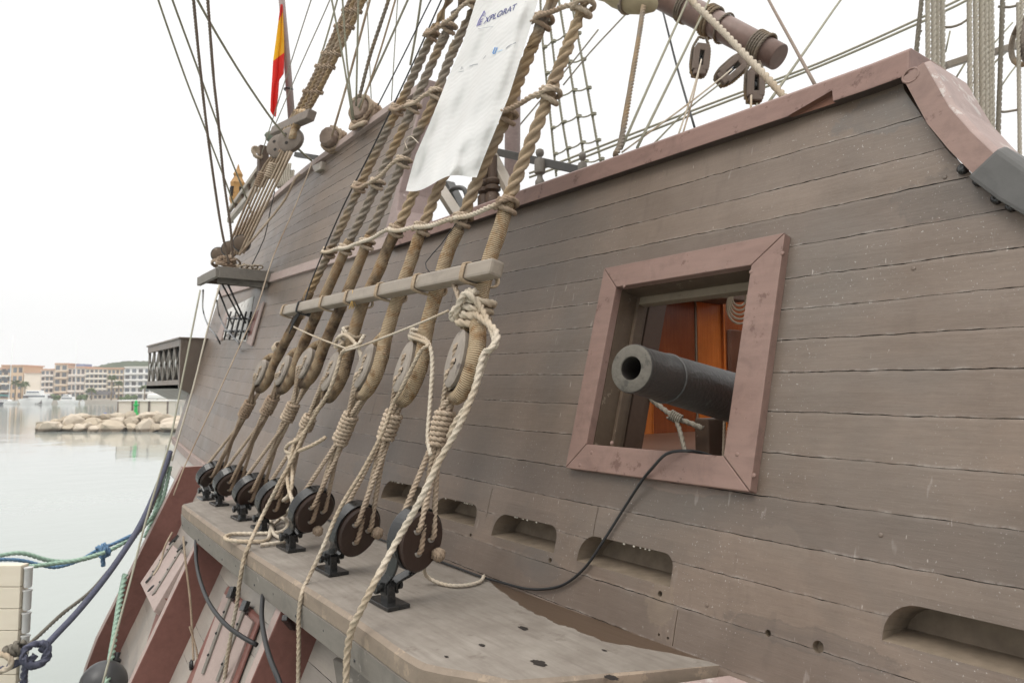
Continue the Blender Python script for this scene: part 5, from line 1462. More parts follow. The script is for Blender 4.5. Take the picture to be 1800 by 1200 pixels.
M['fallgreen'] = rope_mat('pale_green_line', (.34, .34, .26), (.44, .44, .35))
LINES = [
 # (label, [(px,py)...], depth at first, depth at last, radius, material)
 ('leftmost thin dark line dropping from the sky to the small aft channel', [(250, -90), (278, 0), (327, 140), (357, 217), (393, 310), (412, 362)], 6.8, 9.4, .011, 'green'),
 ('second thin dark line from the left, meeting the stern rail', [(280, -70), (303, 0), (347, 120), (393, 247), (432, 345), (446, 386)], 6.8, 10.5, .012, 'green'),
 ('left one of two thick twisted brown falls above the aft channel', [(334, -80), (340, 0), (353, 133), (367, 253), (387, 390), (402, 462)], 6.2, 8.9, .017, 'brownline'),
 ('right one of two thick twisted brown falls above the aft channel', [(360, -80), (365, 0), (375, 133), (383, 207), (393, 313), (405, 400), (409, 452)], 6.2, 8.9, .017, 'brownline'),
 ('dark line crossing in front of the mizzen hearts to the aft rail', [(318, -70), (347, 0), (417, 120), (483, 217), (520, 258), (548, 283)], 6.5, 9.0, .014, 'green'),
 ('thin grey line passing just right of the flag', [(575, -80), (547, 0), (505, 130), (460, 270)], 9, 11.5, .008, 'grey'),
 ('thin grey line right of the flag running to the canvas bundle', [(606, -70), (580, 0), (530, 112), (477, 235)], 9, 11.5, .008, 'grey'),
 ('thin dark line close above the mizzen shrouds', [(605, -40), (593, 0), (570, 80), (543, 160)], 8.6, 8.9, .012, 'green'),
 ('thin line fanning from the heaped timberhead, leftmost of its fan', [(572, -50), (583, 0), (605, 115), (620, 212)], 7.0, 7.3, .010, 'green'),
 ('line of the timberhead fan, second from the left', [(596, -50), (602, 0), (610, 110), (622, 210)], 7.0, 7.3, .011, 'green'),
 ('near upright line of the timberhead fan', [(631, -50), (630, 0), (626, 187)], 7.0, 7.3, .010, 'green'),
 ('tan line slanting down to the smaller timberhead', [(663, -50), (650, 0), (618, 120), (583, 240)], 7.0, 7.9, .013, 'lan'),
 ('thick served line leaning right above the heaped timberhead', [(696, -50), (683, 0), (668, 45), (650, 100), (632, 170)], 6.6, 7.2, .020, 'tar'),
 ('thin tan line just right of the thick served line', [(708, -50), (695, 0), (662, 110), (632, 195)], 6.8, 7.2, .010, 'lash'),
 ('olive line reaching the timberhead from the upper right', [(740, -50), (717, 0), (672, 100), (630, 190)], 6.8, 7.2, .011, 'green'),
 ('very thin green line left of the shroud group, almost upright', [(643, -40), (645, 0), (653, 185)], 8, 8.2, .006, 'green'),
 ('very thin green line nearly upright beside the shroud group', [(702, -40), (699, 0), (688, 178)], 8, 8.2, .006, 'green'),
 ('olive line nearly upright ending behind the grey shrouds', [(746, -50), (740, 0), (731, 60), (721, 115)], 7, 7.4, .012, 'green'),
 ('thin dark line slanting down to the bulwark crest', [(778, -40), (750, 15), (710, 96), (664, 186)], 7, 7.4, .007, 'black'),
 ('thick dark tan rope hanging from the furled sail to the red rail', [(1131, 12), (1124, 60), (1109, 150), (1096, 226), (1090, 255), (1082, 272)], 6.0, 4.6, .022, 'tar'),
 ('thin line left of the yard slanting away to the upper right', [(1052, 52), (1010, 105), (960, 165), (912, 222)], 9, 9.5, .010, 'grey'),
 ('thin dark line from the furled sail\'s underside down to the left', [(1107, 18), (1072, 55), (1035, 95), (990, 150)], 9, 9.5, .010, 'grey'),
 ('thin dark line crossing others left of the first block', [(1160, 5), (1167, 27), (1190, 118), (1222, 228)], 7, 5.4, .010, 'black'),
 ('pale green line from the yard slanting left to the rail', [(1232, -50), (1209, 0), (1150, 130), (1092, 262)], 6.6, 4.8, .010, 'green'),
 ('olive line parallel to the pale one, slightly right of it', [(1270, -50), (1247, 0), (1185, 128), (1120, 260)], 6.6, 4.8, .010, 'green'),
 ('thin brown line right of the yard dropping to the rail', [(1330, -45), (1351, 0), (1392, 75), (1434, 152)], 7, 4.6, .013, 'brownline'),
 ('thin dark line crossing right of the yard\'s end', [(1510, -40), (1478, 0), (1415, 90), (1350, 182)], 8, 5, .011, 'green'),
 ('upper green line of a long parallel pair behind the rail', [(1740, -28), (1640, 22), (1440, 111), (1240, 186), (1000, 279), (930, 305)], 7.5, 8.5, .013, 'green'),
 ('lower green line of a long parallel pair behind the rail', [(1740, -20), (1640, 30), (1440, 117), (1240, 193), (1000, 287), (930, 312)], 7.3, 8.3, .013, 'green'),
 ('thick pale rope crossing in front of the yard to the rail', [(1190, -40), (1215, 0), (1243, 28), (1275, 60), (1310, 97), (1345, 133), (1380, 172)], 5.7, 4.6, .027, 'pale'),
 ('thin diagonal line between the right hand rope bundles', [(1780, 40), (1735, 90), (1700, 128)], 9, 9, .010, 'green'),
 ('slack thin line at the far right beside the big block', [(1800, 98), (1775, 130), (1760, 152)], 9, 9, .010, 'green'),
 ('pale thin line from the aft rail edge running down to the platform side', [(548, 287), (520, 360), (480, 452), (452, 540), (425, 600), (352, 760), (325, 818), (305, 870)], 8.6, 7.0, .0062, 'lan'),
 ('tan rope drooping from the aft rail beside the mizzen lanyards', [(528, 306), (518, 316), (500, 352), (472, 388), (445, 420), (420, 448)], 8.6, 8.6, .016, 'lan'),
 ('thin dark wire hanging over the aft bulwark', [(483, 336), (474, 375), (465, 418), (443, 465)], 8.8, 8.6, .006, 'black'),
 ('green line stretching down from the aft channel past the gallery', [(352, 510), (336, 590), (318, 680), (300, 770), (285, 820), (255, 920), (232, 1010), (205, 1110), (178, 1210)], 8.6, 6.6, .0115, 'fallgreen'),
 ('second line dropping from the aft channel beside the gallery', [(386, 500), (362, 590), (340, 680), (312, 775), (302, 810)], 8.5, 8.0, .0105, 'lan2'),
]
for lab, px, d0, d1, r_, mt in LINES:
    n = len(px); L = [0]
    for (a, b), (c, d) in zip(px, px[1:]): L.append(L[-1] + math.hypot(c - a, d - b))
    P = [at_d(x, y, d0 + (d1 - d0) * l / L[-1]) for (x, y), l in zip(px, L)]
    mb = MB()
    if r_ >= .016 : rope_mb(mb, P, r_, r_ * 6.5, 18 if r_ > .02 else 12)
    else: mb.tube(crom(P, .25), r_, 6)
    top('rigging_line', mb, M[mt], lab, 'rope', 'running rigging', True)

# ------------------------------------------------------------------ far shrouds with ratlines, right of the banner
LEG = [[(948, -60), (953, 60), (967, 200), (978, 310)], [(955, -60), (969, 60), (985, 190), (1004, 300)], [(972, -60), (984, 10), (1005, 140), (1030, 298)], [(992, -60), (1004, 0), (1030, 140), (1056, 285)]]
FX = 6.6
def leg_at(k, y):
    L = LEG[k]
    for (x0, y0), (x1, y1) in zip(L, L[1:]):
        if y0 <= y <= y1: return (x0 + (x1 - x0) * (y - y0) / (y1 - y0), y)
    return L[-1]
lg = ['leftmost far shroud of the thin ladder right of the banner', 'second far shroud of the thin ladder right of the banner', 'third far shroud of the thin ladder right of the banner', 'rightmost far shroud of the thin ladder right of the banner']
for k in range(4):
    rope_ = MB(); rope_mb(rope_, [at_x(x, y, FX) for x, y in LEG[k]], .020, .14, 9)
    top('far_shroud', rope_, M['green'], lg[k], 'shroud', 'far shrouds with ratlines', True)
for q, y in enumerate((12, 62, 108, 158, 204, 250, 283)):
    pts = []
    for k in range(4):
        yy = y + (14 - 12 * k / 3) + (6 if k == 3 else 0) - 6
        pts.append(at_x(*leg_at(k, min(yy + (2 - k) * 6, 297)), FX - .03))
    path = []
    for a, b in zip(pts, pts[1:]): path += sag(a, b, .03, 5)[:-1]
    path.append(pts[-1])
    t = thing('far_ratline', ('ladder rung number %s from the top between the thin far shrouds' % ['one', 'two', 'three', 'four', 'five', 'six', 'seven'][q]), 'ratline', pts[0], 'far ratlines')
    MB().tube(crom(path, .1), .011, 6).build('rope', M['green'], t, True)
    for p_ in pts: MB().tube(coil_pts(p_ + Vector((.03, 0, 0)), (0, 0, 1), .030, .02, 2, n=8), .012, 5).build('hitch', M['green'], t, True)

# ------------------------------------------------------------------ yard end with strops and blocks
ye = at_d(1369, 101, 5.9); yi = at_d(1180, 2, 6.6); yd = (yi - ye).normalized()
yr = thing('yard', 'brown round yard end with rope strops above the red rail', 'yard', ye)
MB().lathe([(.0, -.002), (.105, 0), (.108, .004), (.113, .5), (.120, 1.2), (.128, 2.5), (.130, 3.4)], ye, yd, 28).build('spar', paint_mat('yard_varnish', (.175, .112, .092), (.235, .155, .13), .42, (.30, .22, .19), .70, (1, 1, 1), 20, .2), yr, True, angle=50)
for s, n_, r_ in ((.20, 5, .011), (.14, 1.2, .016), (.62, 1.1, .012), (.78, 3, .016), (1.10, 3, .012)):
    rope_mb(MB(), coil_pts(ye + yd * s, yd, .116 + r_ * .8, r_ * 2.2, n_, n=24), r_, .09, 9).build('strop', M['tar'], yr, True)
def block(px, py, d, ang, s, lab, upto):
    c = at_d(px, py, d); t = thing('pulley_block', lab, 'pulley block', c, 'pulley blocks under the yard')
    ax = V(_r * math.sin(ang) + _u * math.cos(ang)).normalized(); sdv = V(_r * math.cos(ang) - _u * math.sin(ang)).normalized(); fw = ax.cross(sdv).normalized()
    W = lambda x, y, z: c + sdv * x * s + ax * y * s + fw * z * s
    out = [(.050, -.10), (.062, -.05), (.064, .04), (.052, .10), (.03, .125), (-.03, .125), (-.052, .10), (-.064, .04), (-.062, -.05), (-.050, -.10), (-.03, -.122), (.03, -.122)]
    # seen edge-on the swallow shows the sheave between the shells
    for x0, x1 in ((-.064, -.018), (.018, .064)):
        MB().prism([W(x0, -.09, -.062), W(x1, -.09, -.062), W(x1, .10, -.062), W(x0, .10, -.062)], fw * .124 * s).build('cheek', M['blockwood'], t, bevel=.008 * s)
    for y0, y1 in ((-.125, -.05), (.07, .13)):
        MB().prism([W(-.05, y0, -.06), W(.05, y0, -.06), W(.05, y1, -.06), W(-.05, y1, -.06)], fw * .12 * s).build('cheek', M['blockwood'], t, bevel=.010 * s)
    MB().lathe([(.05 * s, -.008 * s), (.04 * s, 0), (.05 * s, .008 * s)], W(0, .0, 0), sdv, 16).build('sheave', M['iron'], t, True)
    P = [W(.03, .20, 0), W(.068, .11, 0), W(.074, .02, 0), W(.070, -.06, 0), W(.04, -.128, 0), W(-.04, -.128, 0), W(-.070, -.06, 0), W(-.074, .02, 0), W(-.068, .11, 0), W(-.03, .20, 0)]
    rope_mb(MB(), P, .013 * s, .07, 9).build('strop', M['tar'], t, True)
    for q in (-1, 1): rope_mb(MB(), [W(.03 * q, .20, 0), at_d(upto[0] + q * 2, upto[1], d)], .012 * s, .07, 9).build('strop', M['tar'], t, True)
    return W
M['blockwood'] = paint_mat('block_wood', (.185, .140, .115), (.25, .195, .162), .6, (.32, .27, .23), .70, (1, 1, .2), 40, .3)
block(1230, 108, 5.6, .12, .95, 'leftmost hanging block under the yard, upright', (1241, 68))
block(1284, 126, 5.6, .85, 1.0, 'tilted middle block under the yard', (1316, 104))
block(1326, 152, 5.2, .03, .93, 'rightmost dark block hanging just above the red rail', (1329, 122))
for k, (pts, r_, mt, lab) in enumerate([
    ([(1233, 105), (1226, 132), (1210, 185), (1192, 238)], .0062, 'pale', 'pale fall leaving the leftmost block'), ([(1228, 128), (1216, 180), (1200, 236)], .0062, 'lan', 'second fall of the leftmost block'),
    ([(1286, 122), (1262, 142), (1200, 190), (1093, 268)], .0062, 'pale', 'pale fall leading left from the tilted middle block'), ([(1266, 147), (1210, 192), (1150, 252)], .0062, 'green', 'lower fall leading left from the tilted middle block'),
    ([(1324, 152), (1321, 164), (1320, 192)], .008, 'pale', 'pale fall of the rightmost dark block'), ([(1331, 178), (1330, 188)], .007, 'green', 'short thin line below the rightmost dark block')]):
    P = [at_d(x, y, 5.5 - .6 * i / (len(pts) - 1) - (.06 if i == 0 else 0)) for i, (x, y) in enumerate(pts)]
    top('block_fall', MB().tube(crom(P, .1), r_, 7), M[mt], lab, 'rope', 'falls of the pulley blocks', True)
mb = MB(); c = at_d(1117, -4, 6.4); ax = (at_d(1080, -22, 6.5) - at_d(1150, 10, 6.3)).normalized()
for k in range(3):
    mb2 = MB()
pr = []
sail = MB(); sd2 = ax.orthogonal().normalized()
P = [c + ax * s for s in np.linspace(-.22, .9, 12)]
sail.tube(P, [.05, .11, .145, .15, .155, .14, .155, .15, .16, .15, .15, .15], 14)
o = top('furled_sail', sail, plain('sail_canvas', (.42, .36, .24), .85, .1, .3, 9), 'tan furled sail roll at the picture\'s top, left of the yard', 'sail', None, True)
for s in (0.05, .45): MB().tube(coil_pts(c + ax * s, ax, .16, .02, 1.5, n=16), .012, 6).build('gasket', M['tar'], o, True)

# ------------------------------------------------------------------ fore shrouds and rope bundles beyond the sloping rail
def vline(x0, y0, x1, y1, d, r_, mt, lab, name='rope_bundle', grp='upright ropes at the right', lob=True):
    d = d
    P = [at_d(x0 + (x0 - x1) * .5, y0 - (y1 - y0) * .5 - 30, d), at_d(x0, y0, d), at_d((x0 + x1) / 2, (y0 + y1) / 2, d), at_d(x1, y1, d)]
    mb = MB(); rope_mb(mb, P, r_, r_ * 6.5, 9)
    return top(name, mb, M[mt], lab, 'rope', grp, True)
D = 5.2
vline(1621, -10, 1609, 110, D, .019, 'grey', 'dark leftmost shroud at the sloping rail\'s peak', 'fore_shroud')
vline(1763, -10, 1754, 250, D, .019, 'grey', 'dark thick shroud right of the second pale rope bundle', 'fore_shroud')
nm = ['first', 'second', 'third', 'fourth', 'fifth', 'sixth', 'seventh']
for k, (x, yb) in enumerate([(1630, 130), (1640, 140), (1647, 148), (1656, 150)]):
    vline(x + 1, -10, x + 1.5, yb, D - .2 + .05 * k, .0195, 'pale2' if k % 2 else 'lan2', '%s pale rope in the left upright bundle' % nm[k])
for k, (x, yb) in enumerate([(1704, 175), (1715, 195), (1725, 230), (1732, 240), (1738, 245), (1743, 250)]):
    vline(x, -10, x + (1.5 if k < 3 else 2), yb, D - .2 + .04 * k, .0195 if k != 2 else .021, 'pale2' if k % 2 else 'lan2', '%s pale rope in the right upright bundle' % nm[k])
vline(1798, -20, 1793, 60, D, .018, 'pale2', 'pale rope above the block at the right edge')
vline(1791, 120, 1793, 290, D, .016, 'pale2', 'pale rope below the block at the right edge')
t = thing('pulley_block', 'large grey block at the picture\'s right edge', 'pulley block', at_d(1803, 70, D))
MB().ball(at_d(1806, 70, D), .11, 14, 10, (.55, .55, 1.75)).build('shell', M['greywood'], t, True)
MB().tube(coil_pts(at_d(1806, 70, D), V(_r), .17, .0, 1, n=20), .02, 7).build('strop', M['tar'], t, True)
for k, (a, b, lab) in enumerate([((1662, 116), (1704, 102), 'grey sheer batten piece between the two rope bundles'), ((1748, 92), (1790, 80), 'grey sheer batten piece left of the edge block')]):
    top('sheer_batten', MB().bar(at_d(a[0], a[1], D + .25), at_d(b[0], b[1], D + .25), .05, .05), M['channel'], lab, 'batten', 'sheer battens', bevel=.005)
for k, (pts, lab) in enumerate([([(1612, 52), (1620, 56)], 'hitch of cord on the dark leftmost fore shroud'), ([(1657, 48), (1672, 48), (1690, 42), (1706, 30)], 'slack ratline between the rope bundles, upper'), ([(1755, 12), (1775, 13), (1800, 6)], 'ratline stub near the top right corner'), ([(1752, 195), (1765, 197), (1790, 193)], 'ratline stub below the right edge block')]):
    P = [at_d(x, y, D + .02) for x, y in pts]
    top('fore_ratline', MB().tube(crom(P, .05), .009, 6), M['grey'], lab, 'ratline', 'fore ratlines', True)
for k, (pts, r_, lab) in enumerate([([(1700, 105), (1680, 138)], .008, 'thin diagonal line behind the second rope bundle'), ([(1800, 58), (1770, 90), (1690, 165)], .009, 'thin diagonal line crossing the right hand bundles'), ([(1670, 55), (1662, 92)], .007, 'short thin line right of the left bundle')]):
    top('rigging_line', MB().tube([at_d(x, y, D + .8) for x, y in pts], r_, 6), M['green'], lab, 'rope', 'running rigging', True)
# ------------------------------------------------------------------ pontoon, moorings, breakwater and the far quay
def wood_face():
    m, N, b = setup('cream_fender_boards', .6, .3)
    f = N.noise(N.pos((1, 1, 6)), 2.0, 5); N.l(N.mix(f, (.62, .55, .44), (.72, .66, .55)), b.inputs['Base Color']); return m
DD = 7.2
pc = at_d(37, 993, DD); pl_ = at_d(-420, 993, DD * 1.0)
px_ = (pc - pl_).normalized(); px_.z = 0; px_.normalize(); back = Vector((px_.y, -px_.x, 0)); back = -back if back.y < 0 else back
pon = thing('jetty', 'cream boarded jetty corner with pale fenders at the lower left', 'jetty', (pc.x, pc.y, 0))
zt_ = pc.z; k = 0; z = zt_
Lw = 3.2
while z > .2:
    h_ = .215; c = pc - px_ * (Lw / 2) + Vector((0, 0, 0)); c = Vector((c.x, c.y, z - h_ / 2)) + back * .06
    MB().bar(Vector((pc.x, pc.y, z - h_ / 2)) + back * .06 - px_ * Lw, Vector((pc.x, pc.y, z - h_ / 2)) + back * .06, .12, h_ - .006).build('facing_board', bpy.data.materials.get('cream_fender_boards') or wood_face(), pon, bevel=.006)
    z -= h_
MB().bar(Vector((pc.x, pc.y, zt_ / 2 - .1)) + back * .24 - px_ * Lw, Vector((pc.x, pc.y, zt_ / 2 - .1)) + back * .24 - px_ * .15, .22, zt_ - .1).build('deck_body', plain('jetty_concrete', (.48, .45, .40), .8), pon)
fm = plain('pale_fender_plastic', (.55, .55, .54), .4, .4, .12)
z = zt_ - .03
while z > .3:
    q = Vector((pc.x, pc.y, z)) + px_ * .045 + back * .05
    MB().lathe([(.032, -.20), (.038, -.18), (.038, -.02), (.044, -.012), (.044, 0)], q, (0, 0, 1), 14).build('fender', fm, pon, True, angle=40)
    z -= .225
bm_ = {'blue': rope_mat('navy_mooring_rope', (.004, .016, .080), (.010, .030, .13)), 'sea': rope_mat('sea_green_rope', (.26, .46, .36), (.38, .58, .47)), 'azure': rope_mat('azure_rope', (.03, .16, .36), (.05, .22, .45)), 'dark': rope_mat('dark_brown_rope', (.09, .08, .06), (.13, .115, .09))}
def moor(lab, px, d0, d1, r_, mt, name='mooring_rope'):
    L = [0]
    for (a, b), (c, d) in zip(px, px[1:]): L.append(L[-1] + math.hypot(c - a, d - b))
    P = [at_d(x, y, d0 + (d1 - d0) * l / L[-1]) for (x, y), l in zip(px, L)]
    mbm = MB().tube(crom(P, .06), r_, 12) if mt == 'blue' else rope_mb(MB(), P, r_, r_ * 6, 9)
    return top(name, mbm, bm_[mt] if mt in bm_ else M[mt], lab, 'rope', 'mooring ropes', True)
navy = moor('thick navy mooring rope sagging from the hull to the jetty', [(299, 793), (290, 820), (270, 872), (245, 925), (210, 980), (175, 1028), (135, 1076), (105, 1108), (72, 1143)], 9.0, 7.0, .033, 'blue')
moor('thin dark brown mooring line beside the navy rope', [(297, 800), (276, 870), (250, 925), (205, 985), (160, 1038), (110, 1078), (70, 1115), (46, 1136)], 9.1, 7.0, .022, 'dark')
moor('sea green rope sagging across the water above the jetty', [(300, 820), (285, 880), (262, 915), (230, 945), (190, 968), (140, 984), (90, 985), (40, 972), (0, 976), (-80, 992)], 9.0, 7.2, .026, 'sea')
moor('second sea green strand lying lower over the jetty edge', [(185, 970), (140, 983), (85, 991), (40, 996), (0, 994), (-80, 1003)], 7.9, 7.1, .026, 'sea')
moor('bright blue rope twisted with the sea green one', [(232, 940), (200, 955), (172, 966), (140, 984), (100, 996), (70, 992), (40, 985), (8, 983), (-70, 985)], 8.3, 7.15, .022, 'azure')
kq = at_d(181, 968, 8.0)
mb = MB(); rope_mb(mb, coil_pts(kq, (1, .3, .2), .055, .03, 2.6, n=12, jit=.012), .028, .15, 9); rope_mb(mb, [kq, kq + Vector((0, 0, -.08)), kq + Vector((.01, 0, -.17))], .026, .15, 9)
top('rope_knot', mb, bm_['azure'], 'bright blue knot with a hanging tail on the sagging ropes', 'knot', None, True)
kq = at_d(62, 1150, 6.95)
mb = MB(); rope_mb(mb, coil_pts(kq, (.2, -1, .3), .10, .05, 1.6, n=16, jit=.008), .040, .24, 9)
rope_mb(mb, [kq + Vector((-.08, -.05, 0)), at_d(38, 1160, 6.9), at_d(14, 1172, 6.9), at_d(-30, 1190, 6.9)], .040, .24, 9); rope_mb(mb, [kq, at_d(46, 1170, 6.9), at_d(42, 1190, 6.9), at_d(41, 1240, 6.9)], .036, .22, 9)
top('rope_knot', mb, bm_['blue'], 'navy rope knotted round the jetty\'s corner', 'knot', None, True)
mb = MB(); kq = at_d(26, 1142, 6.9); rope_mb(mb, coil_pts(kq, (.8, -.3, .3), .05, .045, 3, n=12, jit=.012), .030, .2, 9)
top('rope_lashing', mb, bm_['dark'], 'dark rope lashing on the jetty beside the navy knot', 'rope', None, True)
mb = MB(); rope_mb(mb, [at_d(-20, 1150, 6.8), at_d(5, 1150, 6.8), at_d(18, 1158, 6.8), at_d(16, 1172, 6.8), at_d(-10, 1182, 6.8)], .030, .2, 9)
top('rope_bight', mb, M['pale'], 'cream rope bight at the picture\'s lower left edge', 'rope', None, True)
moor('sea green rope hanging close along the red rider\'s edge', [(300, 800), (290, 830), (278, 880), (268, 915), (255, 945)], 9.0, 8.6, .030, 'sea', 'hanging_rope')
moor('sea green rope hanging down past the black fender', [(220, 1010), (212, 1050), (204, 1100), (196, 1150), (184, 1220)], 8.0, 6.6, .036, 'sea', 'hanging_rope')
moor('thin tan line hanging in front of the open gunport lid', [(322, 942), (326, 985), (334, 1050), (338, 1110), (340, 1160)], 5.6, 5.2, .010, 'lan', 'port_tackle')
moor('thin tan tackle beside the half open gunport lid', [(303, 935), (290, 960), (282, 990), (270, 1010)], 6.4, 6.1, .010, 'lan', 'port_tackle')
moor('thin tan tackle with an iron eye at the picture\'s bottom', [(333, 1100), (345, 1140), (352, 1190), (360, 1230)], 5.3, 5.1, .008, 'lan', 'port_tackle')
for (px, py) in ((336, 1168),):
    top('shackle', MB().tube(coil_pts(at_d(px, py, 5.2), (-1, .2, 0), .03, .01, 1.3, n=10), .010, 6), M['iron'], 'small iron hook on the thin tan line near the picture\'s bottom', 'hook', None, True)
def hose(lab, px, x0):
    P = [at_x(x, y, xx) for (x, y), xx in zip(px, x0)]
    return top('hose', MB().tube(crom(P, .05), .0135, 8), M['black'], lab, 'hose', 'black hoses', True)
hose('black hose curving from the channel across the closed lid', [(344, 950), (345, 985), (352, 1020), (368, 1060), (395, 1095), (425, 1118), (452, 1133)], [1.46, 1.40, 1.33, 1.27, 1.26, 1.3, 1.36])
hose('black hose hanging from the channel nearer the camera', [(462, 1046), (460, 1080), (465, 1120), (476, 1160), (490, 1195), (505, 1240)], [1.40, 1.34, 1.28, 1.22, 1.2, 1.2])
fb = at_d(182, 1196, 6.9)
t = thing('fender_ball', 'black rubber fender ball floating beside the hull', 'fender', fb)
MB().ball(fb + Vector((0, 0, -.03)), .215, 20, 14).build('ball', plain('fender_rubber', (.05, .05, .052), .35, .4, .1), t, True)
MB().lathe([(.05, .19), (.05, .225), (.025, .24), (.03, .29)], fb + Vector((.06, .08, -.07)), (.3, .3, 1), 12).build('lug', M['black'], t, True)
# ---- breakwater of boulders
rk = []
for i, (c1, c2) in enumerate([((.40, .33, .25), (.52, .45, .35)), ((.31, .26, .20), (.42, .36, .28)), ((.46, .39, .31), (.56, .49, .40))]):
    m, N, b = setup('boulder_stone', .85, .15)
    f = N.noise(N.pos(), 1.3, 6, .65)
    se = N.n('ShaderNodeSeparateXYZ'); g_ = N.n('ShaderNodeNewGeometry'); N.l(g_.outputs['Position'], se.inputs[0])
    N.l(N.mix(N.ramp(se.outputs['Z'], [(.25, .85), (.42, 0.0)]), N.mix(f, c1, c2), (.13, .10, .07)), b.inputs['Base Color'])
    N.l(N.bump(N.noise(N.pos(), 4, 6, .7), .5, .1), b.inputs['Normal']); rk.append(m)
rs = random.Random(11)
def boulder(c, s, lab):
    mb = MB(); bmx = bmesh.new(); bmesh.ops.create_icosphere(bmx, subdivisions=2, radius=1)
    dirs = [Vector((rs.gauss(0, 1), rs.gauss(0, 1), rs.gauss(0, 1))).normalized() for _ in range(15)]
    offs = [rs.uniform(.5, .85) for _ in dirs]
    vs = []
    for v in bmx.verts:
        p = v.co.copy()
        for d, o in zip(dirs, offs):
            q = p.dot(d)
            if q > o: p -= d * (q - o)
        vs.append(c + Vector((p.x * s[0], p.y * s[1], p.z * s[2])))
    fs = [tuple(v.index for v in f.verts) for f in bmx.faces]; bmx.free()
    o = top('boulder', mb.add(vs, fs), rk[rs.randrange(3)], lab, 'boulder', 'boulders of the low breakwater', False)
LB = 'pale stone boulder in the low breakwater across the water'
DB = 80.0
xs = np.linspace(74, 322, 17)
for row, (yb, off, sc) in enumerate([(752, 0, 1.0), (743, .5, .95), (734, .2, .75)]):
    for i, x in enumerate(xs):
        if row == 1 and i < 1: continue
        if row == 2 and i < 3: continue
        px = x + off * 15 + rs.uniform(-4, 4); py = yb + rs.uniform(-2.5, 2.5)
        c = at_d(px, py, DB + row * 1.6 + rs.uniform(-.4, .4))
        s = sc * rs.choice([.6, .8, 1.0, 1.25, 1.5]) * rs.uniform(.85, 1.1) * (1.0 if i > 0 else .7)
        boulder(c, (s * rs.uniform(.9, 1.35), s, s * rs.uniform(.62, .95)), LB)
# rubble core of the mole
a, b_ = at_d(84, 751, DB + 3), at_d(420, 751, DB + 3)
MB_ = MB().box(((a.x + b_.x) / 2, (a.y + b_.y) / 2 + 1.5, .35), ((b_ - a).length, 4.0, 1.2), Matrix.Rotation(math.atan2(b_.y - a.y, b_.x - a.x), 3, 'Z'))
top('mole', MB_, rk[1], None, None, kind='structure')
def at_g(px, D, z): p = at_d(px, 690, D); p.z = z; return p
DW = 86.0
facing = Matrix.Rotation(-YAW, 3, 'Z')
def fbox(px0, px1, z0, z1, D, depth=1.0, m=0, mb=None):
    """box that fronts the camera's water, spanning photograph columns px0..px1 at distance D"""
    a, b = at_g(px0, D, 0), at_g(px1, D, 0); c = (a + b) / 2; wv = (b - a).length
    mb = mb or MB(); c = c + V(_fh) * depth / 2
    return mb.box((c.x, c.y, (z0 + z1) / 2), (wv, depth, z1 - z0), facing, m)
cream = plain('cream_render', (.70, .66, .58), .8, .1, .08); wht = plain('white_render', (.78, .78, .76), .8, .1, .06); dk = plain('dark_opening', (.12, .11, .11), .4, .3); dkb = plain('brown_pillar', (.20, .17, .15), .7)
zq = at_d(220, 728, DW).z; zt2 = at_d(220, 705, DW).z
for (x0, x1, lab) in [(207, 233, 'cream kiosk wall left of the green beacon'), (244, 262, 'cream kiosk wall right of the green beacon'), (263, 295, 'cream kiosk with dark pillars behind the breakwater')]:
    t = thing('kiosk', lab, 'kiosk', at_g((x0 + x1) / 2, DW, zq), 'kiosks on the mole')
    fbox(x0 + 1.2, x1 - 1.2, zq - .6, zt2, DW, 2.2).build('wall', cream, t)
    fbox(x0, x1, zt2, zt2 + .16, DW - .2, 2.6).build('roof', wht, t)
    fbox(x0, x0 + 1.2, zq - .6, zt2, DW - .1, .3).build('pillar', dkb, t); fbox(x1 - 1.2, x1, zq - .6, zt2, DW - .1, .3).build('pillar', dkb, t)
t = thing('awning', 'white canopy above the mole behind the kiosks', 'canopy', at_g(290, DW + 6, zt2))
fbox(258, 296, zt2 + .2, zt2 + .9, DW + 6, 4).build('canvas', wht, t, bevel=.2)
gb = at_g(240, DW - 2, zq - .3); grn = plain('beacon_green', (.02, .42, .10), .4)
t = thing('beacon', 'small bright green harbour beacon on the mole', 'beacon', gb)
MB().lathe([(.36, 0), (.36, .5), (.22, .55), (.18, 1.35), (.30, 1.4), (.30, 1.55), (.17, 1.6), (.17, 1.9), (.04, 2.05)], gb, (0, 0, 1), 14).build('tower', grn, t, True, angle=40)
MB().lathe([(.6, -.2), (.6, 0)], gb, (0, 0, 1), 14).build('base', wht, t)
fbox(183, 189, zq - .4, zq + .22, DW - 1, .5); t = fbox(183.5, 188.5, zq - .5, zq + .15, DW - 1, .5)
top('barrel', MB().lathe([(.16, -.4), (.19, -.2), (.19, .1), (.16, .25)], at_g(186.5, DW - 1.5, zq), (0, 0, 1), 14), plain('barrel_blue', (.03, .10, .40), .4), 'blue barrel on the breakwater', 'barrel', None, True)
top('dinghy', MB().ball(at_g(201, DW - 1.5, zq - .05), .42, 14, 8, (1.0, .5, .45)), plain('dinghy_red', (.35, .06, .04), .5), 'small dark red dinghy hauled out beside the kiosks', 'dinghy', None, True)
